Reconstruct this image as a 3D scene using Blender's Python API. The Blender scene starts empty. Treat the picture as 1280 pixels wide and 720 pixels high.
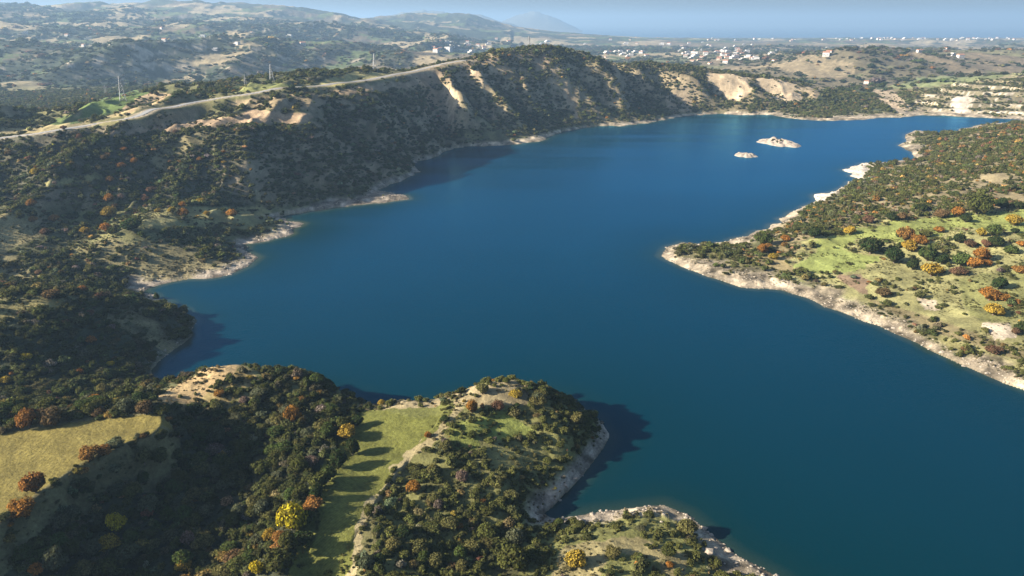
import bpy, math, random
import numpy as np

random.seed(7)
rng = np.random.default_rng(11)
scene = bpy.context.scene
COL = scene.collection
R = math.radians
CAMH = 150.0
PITCH = R(20.0)
F = 914.0                       # focal length in units of a 1280 wide frame
CP, SP = math.cos(PITCH), math.sin(PITCH)

# ------------------------------------------------------------------ geometry helpers
def ray(px, py):
    """direction through a point of the picture: (x/y, z/y)"""
    dx = (np.asarray(px, float) - 640.0) / F
    dy = (360.0 - np.asarray(py, float)) / F
    yy = CP + dy * SP
    return dx / yy, (-SP + dy * CP) / yy

def at_z(px, py, z):
    u, s = ray(px, py)
    y = (z - CAMH) / s
    return u * y, y

def project(x, y, z):
    dz = z - CAMH
    c = y * CP - dz * SP
    up = y * SP + dz * CP
    return 640 + F * x / c, 360 - F * up / c

# ------------------------------------------------------------------ noise
def _h(ix, iy, s):
    ix = ix.astype(np.int64).astype(np.uint32); iy = iy.astype(np.int64).astype(np.uint32)
    n = ix * np.uint32(374761393) + iy * np.uint32(668265263) + np.uint32((s * 2246822519) & 0xffffffff)
    n = (n ^ (n >> np.uint32(13))) * np.uint32(1274126177)
    n = n ^ (n >> np.uint32(16))
    return n.astype(np.float64) / 4294967295.0

def vnoise(x, y, s=0):
    x0 = np.floor(x); y0 = np.floor(y)
    fx = x - x0; fy = y - y0
    fx = fx * fx * fx * (fx * (fx * 6 - 15) + 10); fy = fy * fy * fy * (fy * (fy * 6 - 15) + 10)
    a = _h(x0, y0, s); b = _h(x0 + 1, y0, s); c = _h(x0, y0 + 1, s); d = _h(x0 + 1, y0 + 1, s)
    return ((a + (b - a) * fx) * (1 - fy) + (c + (d - c) * fx) * fy) * 2 - 1

def fbm(x, y, s=0, o=4, g=0.5):
    t = 0; a = 1.0; n = 0; ca, sa = math.cos(0.6), math.sin(0.6)
    for i in range(o):
        t = t + a * vnoise(x + 17.3 * i, y - 9.1 * i, s + i); n += a; a *= g
        x, y = 2.03 * (ca * x - sa * y), 2.03 * (sa * x + ca * y)
    return t / n * 1.6

def ridged(x, y, s=0, o=3):
    t = 0; a = 1.0; n = 0
    for i in range(o):
        t = t + a * (1 - np.abs(vnoise(x, y, s + i)) * 2); n += a; a *= 0.5
        x, y = 2.1 * x + 3.7, 2.1 * y - 1.3
    return t / n

def smooth(a, b, x):
    t = np.clip((x - a) / (b - a), 0, 1)
    return t * t * (3 - 2 * t)

# ------------------------------------------------------------------ shoreline (lake level z = 0)
SHORE = [(1600, 640), (1500, 590), (1400, 540), (1330, 508), (1280, 487), (1230, 468), (1180, 445), (1130, 422), (1080, 402), (1030, 384),
 (990, 367), (960, 361), (925, 359), (900, 350), (870, 340), (845, 330), (826, 320), (832, 311), (852, 303),
 (880, 306), (910, 302), (935, 295), (962, 284), (985, 268), (1020, 251), (1017, 245), (1045, 239), (1072, 223),
 (1052, 212), (1075, 205), (1105, 203), (1147, 200), (1140, 190), (1122, 182), (1134, 177), (1131, 171),
 (1144, 163), (1166, 167), (1187, 166), (1207, 160), (1231, 155), (1275, 152.5), (1275, 149.5), (1247, 148), (1221, 147),
 (1187, 145), (1154, 144), (1117, 147), (1097, 147), (1081, 150), (1027, 151), (987, 148), (964, 143.5),
 (924, 144), (904, 142), (871, 144), (854, 145), (814, 153), (774, 158), (760, 157), (727, 160), (694, 167),
 (674, 177), (627, 182), (580, 183), (560, 188), (540, 197), (514, 205), (526, 215), (507, 223), (484, 233),
 (470, 238), (490, 241), (512, 249), (480, 254), (440, 257), (400, 263), (362, 268), (345, 272), (380, 279), (367, 292),
 (333, 302), (300, 306), (323, 322), (310, 333), (277, 346), (217, 352), (187, 360), (178, 366), (197, 374),
 (230, 387), (247, 400), (240, 420), (217, 437), (197, 453), (188, 472), (200, 486), (240, 480), (300, 475), (370, 482),
 (420, 496), (460, 512), (520, 512), (560, 504), (640, 492), (700, 498), (740, 518), (762, 545), (745, 572),
 (725, 598), (705, 618), (690, 634), (668, 650), (700, 648), (730, 643), (790, 636), (830, 631), (860, 643),
 (890, 668), (920, 693), (965, 717), (1010, 745), (1120, 810), (1300, 900)]
_s = []
for i in range(len(SHORE) - 1):
    a = np.array(SHORE[i], float); b = np.array(SHORE[i + 1], float)
    xa = np.array(at_z(a[0], a[1], 0)); xb = np.array(at_z(b[0], b[1], 0))
    L = np.linalg.norm(xb - xa); n = max(1, int(min(L / 7.0, np.linalg.norm(a - b) / 5.0)))
    for k in range(n):
        t = k / n
        p = xa * (1 - t) + xb * t
        nn = np.array([-(xb - xa)[1], (xb - xa)[0]]) / max(L, 1e-6)
        j = (math.sin(p[0] * 0.21 + p[1] * 0.13) * 1.3 + rng.normal() * 0.9) * min(1.0, L / 30) * (1 + p[1] / 900)
        _s.append(p + nn * j * (0.0 if k == 0 else 1))
_s.append(np.array(at_z(*SHORE[-1], 0)))
SH = np.array(_s)
POLYW = np.vstack([SH, [[600, 60], [900, 150]]])        # closed outline of the water

def in_poly(px, py, poly):
    c = np.zeros(px.shape, bool)
    n = len(poly); j = n - 1
    for i in range(n):
        xi, yi = poly[i]; xj, yj = poly[j]
        if yi != yj:
            c ^= ((yi > py) != (yj > py)) & (px < (xj - xi) * (py - yi) / (yj - yi) + xi)
        j = i
    return c

def shore_dist(x, y):
    d2 = np.full(x.shape, 1e12)
    n = len(SH)
    for i in range(n - 1):
        ax, ay = SH[i]; bx, by = SH[i + 1]
        ex, ey = bx - ax, by - ay
        l2 = ex * ex + ey * ey + 1e-9
        t = np.clip(((x - ax) * ex + (y - ay) * ey) / l2, 0, 1)
        q = (x - ax - t * ex) ** 2 + (y - ay - t * ey) ** 2
        np.minimum(d2, q, out=d2)
    return np.sqrt(d2)

# ------------------------------------------------------------------ height control points: (picture x, y, height)
CTRL = [
 # field shelf at the near left and the wooded ravine below it
 (0,540,40),(60,540,40),(150,527,39),(205,520,38),(0,600,40),(0,632,40),(60,608,39),(115,575,38),(0,520,41),(100,513,41),(190,506,39),
 (0,498,10),(100,497,8),(170,484,4),(100,650,20),(200,620,15),(250,600,14),(300,600,13),(200,700,12),(100,712,17),(300,700,11),(350,650,15),
 (250,560,20),(300,540,21),(350,540,19),(380,590,24),(352,690,23),(372,640,23),(0,690,29),(0,716,27),(150,590,26),
 # hill behind the ravine
 (300,455,34),(262,459,35),(215,492,35),(370,464,29),(400,476,24),(430,492,16),(300,500,28),(220,515,32),(350,500,25),(400,510,21),(402,550,22),
 # strip field and its knoll
 (460,512,18),(540,505,22),(500,560,20),(450,600,19),(420,690,17),(480,630,18),(430,560,19),(380,716,14),(560,520,25),(510,590,21),(470,660,20),
 (445,715,18),(500,500,19),(600,479,30),(640,474,31),(690,490,19),(730,514,9),(750,533,5),(650,520,24),(700,540,19),(600,540,25),(560,580,21),
 (620,600,16),(680,575,10),(720,562,6),(645,630,8),(600,680,9),(560,650,14),(520,690,13),(690,610,5),
 # lowest cape
 (760,680,8),(720,690,9),(700,715,10),(800,660,6),(820,700,8),(860,690,4.5),(760,655,4),(640,700,9),(870,715,5),(905,712,2),(640,668,6),
 # shaded slope at the left
 (0,445,19),(0,392,30),(60,385,29),(0,365,25),(80,374,28),(150,378,18),(200,387,8),(100,440,13),(170,440,7),(100,395,23),
 (0,340,14),(100,350,9),(150,346,4),(60,330,15),(200,330,6),(250,320,5),(150,310,14),(230,300,10),(290,296,4),(0,300,22),(100,290,19),
 (200,280,14),(300,275,8),(350,282,4),(0,250,33),(100,250,29),(200,255,22),(300,255,11),(400,250,5),(450,248,3),(400,240,8),(430,225,12),
 (350,230,20),(470,220,8),(480,205,17),(300,220,31),(200,220,37),(100,220,41),(0,215,43),(0,190,55),(0,176,62),(100,190,53),(100,158,68),
 (200,190,51),(200,160,66),(200,138,74),(300,190,47),(300,165,60),(300,140,70),(300,117,80),(400,190,37),(400,160,55),(400,130,71),
 (400,110,81),(480,180,29),(480,150,51),(480,120,71),(480,98,83),(540,170,19),(540,130,49),(540,105,72),
 # ridge across the lake
 (620,150,24),(620,120,49),(620,90,80),(700,140,22),(700,110,54),(700,85,82),(800,130,18),(800,105,46),(900,125,20),(900,108,42),
 (1000,130,12),(1060,132,9),(1100,136,6),(1120,120,16),(1200,130,14),(1280,130,14),(1200,112,30),(1280,112,34),(1200,96,40),(1280,92,54),(1120,106,22),
 # right peninsula
 (1280,460,4),(1280,420,8),(1280,350,16),(1280,300,22),(1200,420,6),(1200,350,12),(1200,300,18),(1200,262,24),(1280,250,28),(1100,350,7),
 (1100,300,13),(1100,265,18),(1000,330,5),(1000,300,8),(1050,250,15),(1000,275,7),(940,312,3.6),(900,315,3),(862,312,2.6),(1280,200,34),
 (1200,210,26),(1120,215,14),(1150,230,21),(1280,165,31),(1230,175,23),(1180,185,11),(1160,182,5),(1148,167,4),(1280,154,25),(1240,160,17),(1200,173,14),
 # beyond the road on the left
 (0,152,40),(0,140,28),(100,140,47),(172,118,64),(100,110,22),(0,108,22),(0,85,45),(100,57,80),(0,52,95),(200,90,28),(200,60,78),
 (300,85,38),(400,86,25),(300,60,66),(400,55,58),(500,72,20),(500,58,40),(250,105,30),
 # hills beyond on the right
 (1280,76,40),(1100,56,86),(1000,76,46),(950,90,5),(900,72,5),(1200,56,76),(1280,56,72),(1130,96,22),(1050,101,12),(1000,106,10),(1180,74,50),(1050,62,70),
]
CREST = [(500,90,1040),(560,78,1120),(620,62.5,1180),(655,59,1215),(690,57.5,1250),(740,69,1290),(800,77,1380),(860,85,1395),(900,92,1392),(950,95,1402),
         (990,103,1402),(1020,115,1392)]
PW = []
nf_ = [i for i, c in enumerate(CTRL) if c[:2] == (0, 445)][0]
hb_ = [i for i, c in enumerate(CTRL) if c[:2] == (300, 455)][0]
for i_, (px, py, z) in enumerate(CTRL):
    if i_ < hb_ and (px, py) not in ((0, 498), (100, 497), (170, 484)): z = z * (.67 if z > 25 else .6)
    elif i_ < nf_ and (px, py) not in ((0, 498), (100, 497), (170, 484)): z = z * .62 if z > 8 else z * .75
    x, y = at_z(px, py, z); PW.append((x, y, z))
for px, py, d in CREST:
    u, s = ray(px, py)
    PW.append((u * d, d, CAMH + s * d))
    PW.append((u * (d + 170), d + 170, (CAMH + s * d) * 0.55))
    PW.append((u * (d + 450), d + 450, 8))
def far(px, py, d):
    u, s = ray(px, py); PW.append((u * d, d, CAMH + s * d))
for a in [(200,32,4200),(0,32,3800),(0,7,5600),(200,7,6200),(300,9,6300),(400,17,6600),(480,30,6600),(575,19,7600),(640,38,7200),(700,45,6500),
          (100,18,5000),(300,35,4500),(530,33,6500),(610,28,7400),(400,38,4300),(-200,5,5000)]:
    far(*a)
for u in (-1.3, -0.9, -0.6, -0.3, 0.0, 0.15, 0.3, 0.5, 0.7, 0.9, 1.3):
    if u > -0.05:
        PW += [(u * 3600, 3600, 4), (u * 5200, 5200, -8)]
    PW += [(u * 9000, 9000, -35 if u > -0.2 else 60), (u * 10300, 10300, -55), (u * 13000, 13000, -75)]
    PW += [(u * 1700, 1700, 12 if u < 0.35 else 30)] if abs(u) != 0.5 else []
PW += [(-240, 150, 10), (-300, 210, 10), (-330, 300, 26), (-420, 400, 60), (-520, 520, 75), (-160, 95, 12), (-60, 80, 16), (40, 80, 8), (-700, 700, 90), (-1000, 900, 70),
       (330, 260, 18), (520, 420, 34), (800, 650, 44), (1000, 850, 40), (1250, 1100, 40), (1300, 1300, 45)]
# lake bed
for px, py in [(1100, 520), (900, 600), (1200, 640), (900, 440), (700, 400), (500, 400), (350, 420), (600, 320), (800, 260), (900, 220), (700, 220),
               (950, 170), (1080, 175), (640, 230), (300, 400), (800, 500), (1000, 240)]:
    x, y = at_z(px, py, 0); PW.append((x, y, -14))
k = 0
for p in SH[::2]:
    PW.append((p[0], p[1], 0.0))
PW = np.array(PW)
PU, PV, PZ = PW[:, 0] / PW[:, 1], np.log(PW[:, 1]), PW[:, 2]
C2 = 0.012 ** 2
A = np.sqrt((PU[:, None] - PU[None]) ** 2 + (PV[:, None] - PV[None]) ** 2 + C2)
n = len(PZ)
A -= np.eye(n) * 0.004
M = np.zeros((n + 1, n + 1)); M[:n, :n] = A; M[:n, n] = 1; M[n, :n] = 1
W = np.linalg.solve(M, np.append(PZ, 0))

NU = 1250
UG = np.linspace(-1.25, 1.25, NU)
VN = np.linspace(math.log(75), math.log(1550), 810)
VF = np.linspace(math.log(1550), math.log(14000), 300)[1:]
VG = np.concatenate([VN, VF]); NV = len(VG); YG = np.exp(VG)

cu = np.linspace(-1.25, 1.25, 330); cv = np.linspace(VG[0], VG[-1], 420)
CU, CV = np.meshgrid(cu, cv)
HC = np.full(CU.shape, W[n])
for i in range(n):
    HC += W[i] * np.sqrt((CU - PU[i]) ** 2 + (CV - PV[i]) ** 2 + C2)

def bil(G, gu, gv, u, v):
    fu = np.clip((u - gu[0]) / (gu[1] - gu[0]), 0, len(gu) - 1.001)
    fv = np.clip((v - gv[0]) / (gv[1] - gv[0]), 0, len(gv) - 1.001)
    i = fu.astype(int); j = fv.astype(int); a = fu - i; b = fv - j
    return (G[j, i] * (1 - a) + G[j, i + 1] * a) * (1 - b) + (G[j + 1, i] * (1 - a) + G[j + 1, i + 1] * a) * b

U, V = np.meshgrid(UG, VG)
Y = np.exp(V); X = U * Y
H = bil(HC, cu, cv, U, V)
near = Y < 1560
water = np.zeros(U.shape, bool); DS = np.full(U.shape, 400.0)
water[near] = in_poly(X[near], Y[near], POLYW)
DS[near] = shore_dist(X[near], Y[near])

# --- relief
wd = smooth(2, 45, DS)
wx = X + 14 * fbm(X / 90, Y / 90, 5, 2); wy = Y + 14 * fbm(X / 90, Y / 90, 9, 2)
PX0, PY0 = project(X, Y, H)
flat = np.zeros(U.shape)
def pxpoly(poly, f=0.0):
    return in_poly(PX0, PY0, poly)
for poly in [[(0,640),(0,543),(90,528),(205,516),(213,523),(130,562),(60,602)], [(452,515),(565,500),(545,532),(480,612),(415,712),(375,720),(440,540)]]:
    flat = np.maximum(flat, pxpoly(poly) * 1.0)
hill = smooth(900, 1000, Y) * (1 - smooth(1430, 1500, Y)) * smooth(-0.16, -0.08, U) * (1 - smooth(0.36, 0.42, U))
mid = smooth(420, 520, Y) * (1 - smooth(900, 1000, Y)) * (U < -0.02)
gx = (wx * 0.86 + wy * 0.50); gy = (wx * 0.5 + wy * 0.86)
_cu = [ray(c[0], c[1])[0] for c in CREST]; _cz = [CAMH + ray(c[0], c[1])[1] * c[2] for c in CREST]
crz = np.interp(U, _cu, _cz)
wq = X + 45 * fbm(X / 160, Y / 160, 35, 3)
ga = (X * .76 + Y * .65) / 72 + .30 * fbm(X / 150, Y / 150, 35, 2) + .06 * fbm(X / 30, Y / 30, 36, 2)
tri = 1 - np.abs(2 * (ga - np.floor(ga)) - 1)
tri = np.sqrt(tri ** 2 + .01) * (.75 + .5 * vnoise(np.floor(ga) * 7.7, np.zeros_like(ga), 37))
g1 = tri + .22 * ridged(wx / 34, wy / 60, 38, 2)
H = H + hill * wd * smooth(0, 45, H) * (1 - .85 * smooth(.72, .96, H / crz)) * (g1 * 35 - 17)
# deep ravine at the left end of the ridge
rx, ry = at_z(549, 150, 20)
rav = np.exp(-(((X - rx) + (Y - ry) * 0.22) / 20) ** 2) * smooth(900, 930, Y) * (1 - smooth(1030, 1090, Y))
H = H - rav * 26 * wd
spur = np.exp(-(((X - rx + 48) + (Y - ry) * 0.22) / 22) ** 2) * smooth(900, 930, Y) * (1 - smooth(1020, 1060, Y))
H = H + spur * 4 * wd
H = H + mid * wd * (ridged(wx / 75 + 3, wy / 130, 41, 3) * 15 - 5)
H = H + (1 - flat) * wd * (1 - smooth(350, 450, Y)) * (fbm(X / 28, Y / 28, 3, 4) * 1.8)
H = H + wd * (1 - flat) * smooth(350, 450, Y) * fbm(X / 50, Y / 50, 13, 5) * 2.6
farw = smooth(1500, 2100, Y) * (1 - smooth(8000, 10000, Y))
H = H + farw * ((ridged(wx / 700, wy / 900, 51, 4)) * np.where(U < 0, 62, 34) - 10 + fbm(X / 300, Y / 300, 61, 4) * 12) * smooth(-0.1, 0.5, np.abs(U - 0.18) + 0.1)
# quarry benches on the right of the far shore
qp = [(1125,148),(1150,118),(1190,104),(1300,84),(1420,84),(1420,150)]
q = in_poly(PX0, PY0, qp) & (Y > 1200) & (Y < 1540)
qs = 7.5
HQ = np.floor(H / qs) * qs + qs * smooth(0.55, 0.85, H / qs - np.floor(H / qs))
qw = q * smooth(1.0, 5.0, H)
H = H * (1 - qw) + HQ * qw
# lake bed and banks
H = np.where(water, -np.minimum(0.28 * DS + 0.12, 14), np.where(near, np.maximum(H, np.minimum(0.16 * DS + 0.06, 2.2)), H))
bank = near & ~water
H = np.where(bank, H + np.exp(-((DS - 9) / 7) ** 2) * 0.9 * np.clip(fbm(X / 6, Y / 6, 77, 3) + 0.3, -0.3, 1), H)
H = np.where(bank & (DS > 0.5), np.maximum(H, 0.08), H)

# the ploughed shelf is level
FP = [(-220, 640), (-220, 540), (0, 541), (90, 527), (203, 516), (214, 522), (190, 542), (130, 564), (95, 582), (60, 606), (20, 636), (-60, 700)]
FW = [at_z(a_, b_, 26.8) for a_, b_ in FP]
fmk = in_poly(X, Y, FW).astype(float)
fmk[Y > 300] = 0
for st_ in (1, 2, 3, 1, 2, 3, 1, 2, 4, 1, 2, 4):
    for ax_ in (0, 1):
        fmk = (np.roll(fmk, st_, ax_) + np.roll(fmk, -st_, ax_) + fmk) / 3
fmk = smooth(.06, .45, fmk)
H = H * (1 - fmk) + fmk * (26.8 + .012 * (X + 130) + .12 * fbm(X / 25, Y / 25, 91, 2))
INF = in_poly(X, Y, FW) & (Y < 300)

# --- the road over the plateau: level a bed for it
ROAD = [(-60,188),(0,175),(60,166),(120,153),(160,144),(200,136),(240,125.5),(270,120.5),(330,116),(400,108.5),(440,103),(470,97),(500,91),(530,84),(560,78.5),(585,74)]

HM = H.copy()
def first_hit(px, py, G=None):
    """ground point seen at a place of the picture"""
    G = H if G is None else G
    u, s = ray(px, py)
    fu = (u - UG[0]) / (UG[1] - UG[0])
    i = int(np.clip(fu, 0, NU - 2)); a = fu - i
    col = G[:, i] * (1 - a) + G[:, i + 1] * a
    sl = (col - CAMH) / YG
    w = np.nonzero(sl >= s)[0]
    if len(w) == 0: return None
    j = w[0]
    if j == 0: y = YG[0]
    else:
        t = (s - sl[j - 1]) / (sl[j] - sl[j - 1] + 1e-12); y = YG[j - 1] + t * (YG[j] - YG[j - 1])
    return u * y, y

def height(x, y, G=None):
    G = H if G is None else G
    x = np.asarray(x, float); y = np.asarray(y, float)
    u = x / y; v = np.log(y)
    fu = np.clip((u - UG[0]) / (UG[1] - UG[0]), 0, NU - 1.001); i = fu.astype(int); a = fu - i
    fv = np.clip(np.interp(v, VG, np.arange(NV)), 0, NV - 1.001); j = fv.astype(int); b = fv - j
    return (G[j, i] * (1 - a) + G[j, i + 1] * a) * (1 - b) + (G[j + 1, i] * (1 - a) + G[j + 1, i + 1] * a) * b

rp = []
for px, py in ROAD:
    h = first_hit(px, py + 1.5)
    rp.append(h if h else None)
rp = np.array([p for p in rp if p is not None])
# keep it smooth: resample
def resample(P, step):
    for _ in range(2):
        Q = [P[0]]
        for a, b in zip(P[:-1], P[1:]):
            Q += [a * 0.75 + b * 0.25, a * 0.25 + b * 0.75]
        Q.append(P[-1]); P = np.array(Q)
    L = np.concatenate([[0], np.cumsum(np.linalg.norm(np.diff(P, axis=0), axis=1))])
    t = np.arange(0, L[-1], step)
    return np.stack([np.interp(t, L, P[:, 0]), np.interp(t, L, P[:, 1])], 1)
RP = resample(rp, 5.0)
rz = height(RP[:, 0], RP[:, 1])
kk = np.ones(15) / 15
rz = np.convolve(np.pad(rz, 7, mode='edge'), kk, 'valid') + 1.2
reg = (Y > 380) & (Y < 1350) & (U < 0.05)
xs, ys = X[reg], Y[reg]
bd = np.full(xs.shape, 1e9); bz = np.zeros(xs.shape)
for i in range(len(RP)):
    d = (xs - RP[i, 0]) ** 2 + (ys - RP[i, 1]) ** 2
    m = d < bd; bd[m] = d[m]; bz[m] = rz[i]
bd = np.sqrt(bd)
wr = 1 - smooth(5.5, 22, bd)
H[reg] = H[reg] * (1 - wr) + bz * wr
RD = np.full(U.shape, 1e3); RD[reg] = bd

# ------------------------------------------------------------------ visibility from the viewpoint
SL = (H - CAMH) / Y
run = np.maximum.accumulate(SL, axis=0)
VIS = SL >= run - 0.0025
PX, PY = project(X, Y, H)

# ------------------------------------------------------------------ land cover: albedo, scrub density, autumn share
n1 = fbm(X / 30, Y / 30, 101, 4); n2 = fbm(X / 9, Y / 9, 102, 3); n3 = fbm(X / 260, Y / 260, 103, 4)
jx = PX + (4 * n2 + 4 * n1) * (.5 + PY / 400); jy = PY + (1.2 * n2 + 1.1 * n1) * (.6 + PY / 260)
def c3(*c): return np.array(c)
SCRUB = c3(.10, .10, .045); TAN = c3(.30, .225, .125); GREEN = c3(.125, .165, .035); PALE = c3(.50, .425, .335)
ALB = np.empty(U.shape + (3,)); DEN = np.empty(U.shape); AUT = np.full(U.shape, 0.03)
t = smooth(-0.5, 0.6, n1 + 0.4 * n2)[..., None]
ALB[:] = SCRUB * (1 - t) + c3(.18, .165, .07) * t
DEN[:] = 0.75 + 0.35 * n1
def mixc(mask, c, dens=None, aut=None):
    m = mask[..., None]
    ALB[:] = ALB * (1 - m) + c * m
    if dens is not None: DEN[:] = DEN * (1 - mask) + dens * mask
    if aut is not None: AUT[:] = AUT * (1 - mask) + aut * .5 * mask
# slope
gyv = np.gradient(H, axis=0) / np.gradient(Y, axis=0)
gxu = np.gradient(H, axis=1) / (np.gradient(X, axis=1))
slope = np.sqrt(gxu ** 2 + (gyv - gxu * U) ** 2)
# far country
fm = smooth(1430, 1700, Y)
fn = smooth(-0.1, 0.6, n3 + 0.35 * n1 - .15 * (U < 0))
mixc(fm, 0, 0, 0) if False else None
farc = c3(.05, .06, .035) * (1 - fn[..., None]) + c3(.17, .135, .085) * fn[..., None]
m = fm[..., None]; ALB[:] = ALB * (1 - m) + farc * m
DEN[:] = DEN * (1 - fm) + fm * np.clip(0.75 - fn * 0.75, 0, 1)
fld = fm * smooth(0.42, 0.5, fbm(X / 170, Y / 230, 201, 2)) * (slope < 0.25)
mixc(fld * .9, c3(.11, .14, .05), 0.02, 0)
fld2 = fm * smooth(0.40, 0.46, fbm(X / 210 + 9, Y / 260, 211, 2)) * (slope < 0.3)
mixc(fld2 * 0.9, c3(.36, .29, .17), 0.03, 0)
# bare breaks in steep far ground
cl = fm * smooth(0.34, 0.5, slope) * smooth(0.1, 0.5, n1)
mixc(cl * 0.8, c3(.45, .38, .28), 0.1, 0)
# paler right half of the background
rr = fm * smooth(0.1, 0.3, U) * (Y < 6000)
mixc(rr * 0.45, c3(.26, .20, .12), None, None)

def P(poly, c=None, dens=None, aut=None, y0=0, y1=1e9, k=1.0, hard=False):
    poly = [(p_[0], p_[1] + 110) if p_[1] >= 712 else p_ for p_ in poly]
    a, b = (PX, PY) if hard else (jx, jy)
    lo = [min(p[i] for p in poly) for i in (0, 1)]; hi = [max(p[i] for p in poly) for i in (0, 1)]
    bb = (a >= lo[0]) & (a <= hi[0]) & (b >= lo[1]) & (b <= hi[1]) & (Y > y0) & (Y < y1) & VIS
    m = np.zeros(U.shape); m[bb] = in_poly(a[bb], b[bb], poly) * k
    if c is not None: mixc(m, c, dens, aut)
    else:
        if dens is not None: DEN[:] = DEN * (1 - m) + dens * m
        if aut is not None: AUT[:] = AUT * (1 - m) + aut * m
    return m
FIELD = c3(.185, .152, .042); FIELDG = c3(.14, .145, .034)
# ---- foreground
P([(0,720),(0,650),(90,590),(215,525),(430,500),(440,560),(380,720)], c3(.055,.06,.032), 1.25, .12, y1=300)  # ravine ground darkened, deepening its shade by colour
P([(205,500),(262,455),(330,450),(300,500),(240,520)], c3(.27,.21,.09), .35, .06, y1=300)
P([(200,500),(250,456),(300,451),(290,470),(250,500),(215,506)], c3(.36,.26,.13), .15, .06, y1=300)
P([(300,452),(430,492),(400,520),(330,480)], c3(.14,.14,.06), .95, .08, y1=300)
P([(560,480),(660,470),(762,545),(650,660),(520,720),(440,720),(480,640),(560,525)], c3(.17,.165,.06), 1.0, .10, y1=330)
P([(560,530),(640,515),(670,540),(600,560),(560,570)], c3(.18,.20,.05), .45, .06, y1=330)
P([(600,545),(680,560),(650,600),(570,600)], c3(.19,.18,.07), .85, .06, y1=330)
P([(560,505),(640,470),(680,478),(650,510)], c3(.27,.22,.12), .55, .2, y1=330)
P([(650,645),(760,640),(850,640),(930,720),(620,720)], c3(.19,.19,.065), .75, .03, y1=260)
P([(660,720),(700,680),(790,668),(850,690),(870,720),(840,720),(820,700),(760,690),(720,720)], c3(.27,.23,.11), .25, .02, y1=260)
P([(0,545),(90,529),(200,517),(214,522),(190,541),(130,562),(95,580),(60,603),(20,632),(0,645)], FIELD, 0, 0, y1=230)
P([(0,645),(20,632),(60,603),(95,580),(130,562),(190,541),(214,522),(222,528),(190,548),(130,570),(95,588),(60,612),(0,660)], c3(.26,.2,.1), .7, .35, y1=230)
P([(0,545),(0,520),(100,508),(205,500),(214,520),(90,529)], c3(.25,.22,.12), .9, .22, y1=235)
P([(452,517),(540,503),(566,504),(548,530),(518,570),(483,612),(447,662),(418,712),(410,722),(345,722),(362,690),(388,615),(438,540)], FIELDG, 0, 0, y1=290)
P([(470,515),(540,500),(566,502),(560,512),(520,520)], c3(.15,.155,.045), 0, 0, y1=290)
P([(566,504),(576,508),(556,536),(526,574),(492,616),(456,664),(428,716),(414,716),(447,660),(483,610),(518,568),(548,528)], c3(.36,.3,.16), .12, .02, y1=290)
P([(450,512),(470,500),(520,495),(600,478),(600,490),(540,503),(470,518)], c3(.33,.27,.15), .5, .2, y1=290)
hedge = ((fmk > .004) & ~INF & (Y < 300)) * 1.0
mixc(hedge * .8, c3(.14, .13, .06), 1.2, .35)
mixc(INF * 1.0, FIELD, 0, 0)
# ---- left shaded slope and coves
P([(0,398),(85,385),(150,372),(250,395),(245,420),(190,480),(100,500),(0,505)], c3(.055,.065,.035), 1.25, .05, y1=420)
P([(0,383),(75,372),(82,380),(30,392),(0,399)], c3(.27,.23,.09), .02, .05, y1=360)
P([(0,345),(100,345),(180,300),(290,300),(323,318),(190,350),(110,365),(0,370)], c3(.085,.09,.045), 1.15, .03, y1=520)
P([(84,318),(92,303),(112,294),(150,290),(200,291),(203,299),(160,304),(115,308),(96,325)], c3(.20,.19,.08), .10, .1, y1=560)
P([(170,272),(200,262),(330,258),(350,270),(310,288),(240,285),(180,284)], c3(.25,.23,.10), .15, .15, y1=620)
P([(60,275),(130,262),(180,268),(180,284),(90,284)], c3(.2,.2,.08), .35, .3, y1=620)
P([(320,240),(350,225),(400,222),(430,228),(400,245),(350,256),(325,254)], c3(.28,.25,.12), .22, .1, y1=760)
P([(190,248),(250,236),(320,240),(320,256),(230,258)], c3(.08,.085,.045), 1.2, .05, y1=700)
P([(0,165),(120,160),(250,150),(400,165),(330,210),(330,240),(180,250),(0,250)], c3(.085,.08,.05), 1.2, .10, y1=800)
P([(50,228),(120,214),(128,222),(60,234)], c3(.24,.22,.09), .2, .1, y1=800)
P([(385,150),(420,160),(470,200),(500,225),(440,230),(400,200)], c3(.20,.155,.095), .95, .14, y1=900)
P([(300,205),(360,200),(400,222),(330,232)], c3(.16,.14,.08), .7, .14, y1=900)
# plateau bits
P([(115,173),(170,160),(220,152),(290,146),(318,137),(390,142),(388,155),(330,153),(290,158),(200,164),(150,170)], c3(.36,.26,.16), .03, .05, y1=800)
P([(280,130),(330,118),(400,116),(440,128),(390,138),(320,134)], c3(.27,.21,.12), .3, .1, y1=950)
P([(0,172),(0,160),(60,158),(150,140),(220,128),(200,132),(110,154),(60,164)], c3(.34,.28,.14), .05, .05, y1=900)
P([(60,155),(72,148),(110,143),(108,150),(75,158)], c3(.12,.16,.05), 0, 0, y0=560, y1=1400)
P([(96,148),(110,128),(168,112),(182,114),(176,124),(140,140),(112,150)], c3(.13,.18,.05), 0, 0, y0=560, y1=1400)
P([(140,144),(165,126),(190,113),(215,118),(200,130)], c3(.42,.31,.18), .15, .05, y0=560, y1=1100)
P([(283,116),(300,104),(345,103),(380,109),(330,114)], c3(.2,.21,.07), .03, .02, y0=600, y1=1200)
P([(395,109),(410,98),(440,90),(480,90),(462,98),(430,105)], c3(.36,.32,.13), .03, .02, y0=700, y1=1400)
P([(400,112),(450,108),(540,98),(620,100),(700,98),(706,103),(620,107),(560,104),(500,112),(420,117)], c3(.34,.25,.15), .06, .05, y0=700, y1=1400)
P([(505,96),(560,80),(620,70),(690,62),(700,80),(640,92),(560,98)], c3(.27,.20,.13), .35, .2, y0=900, y1=1400)
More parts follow.
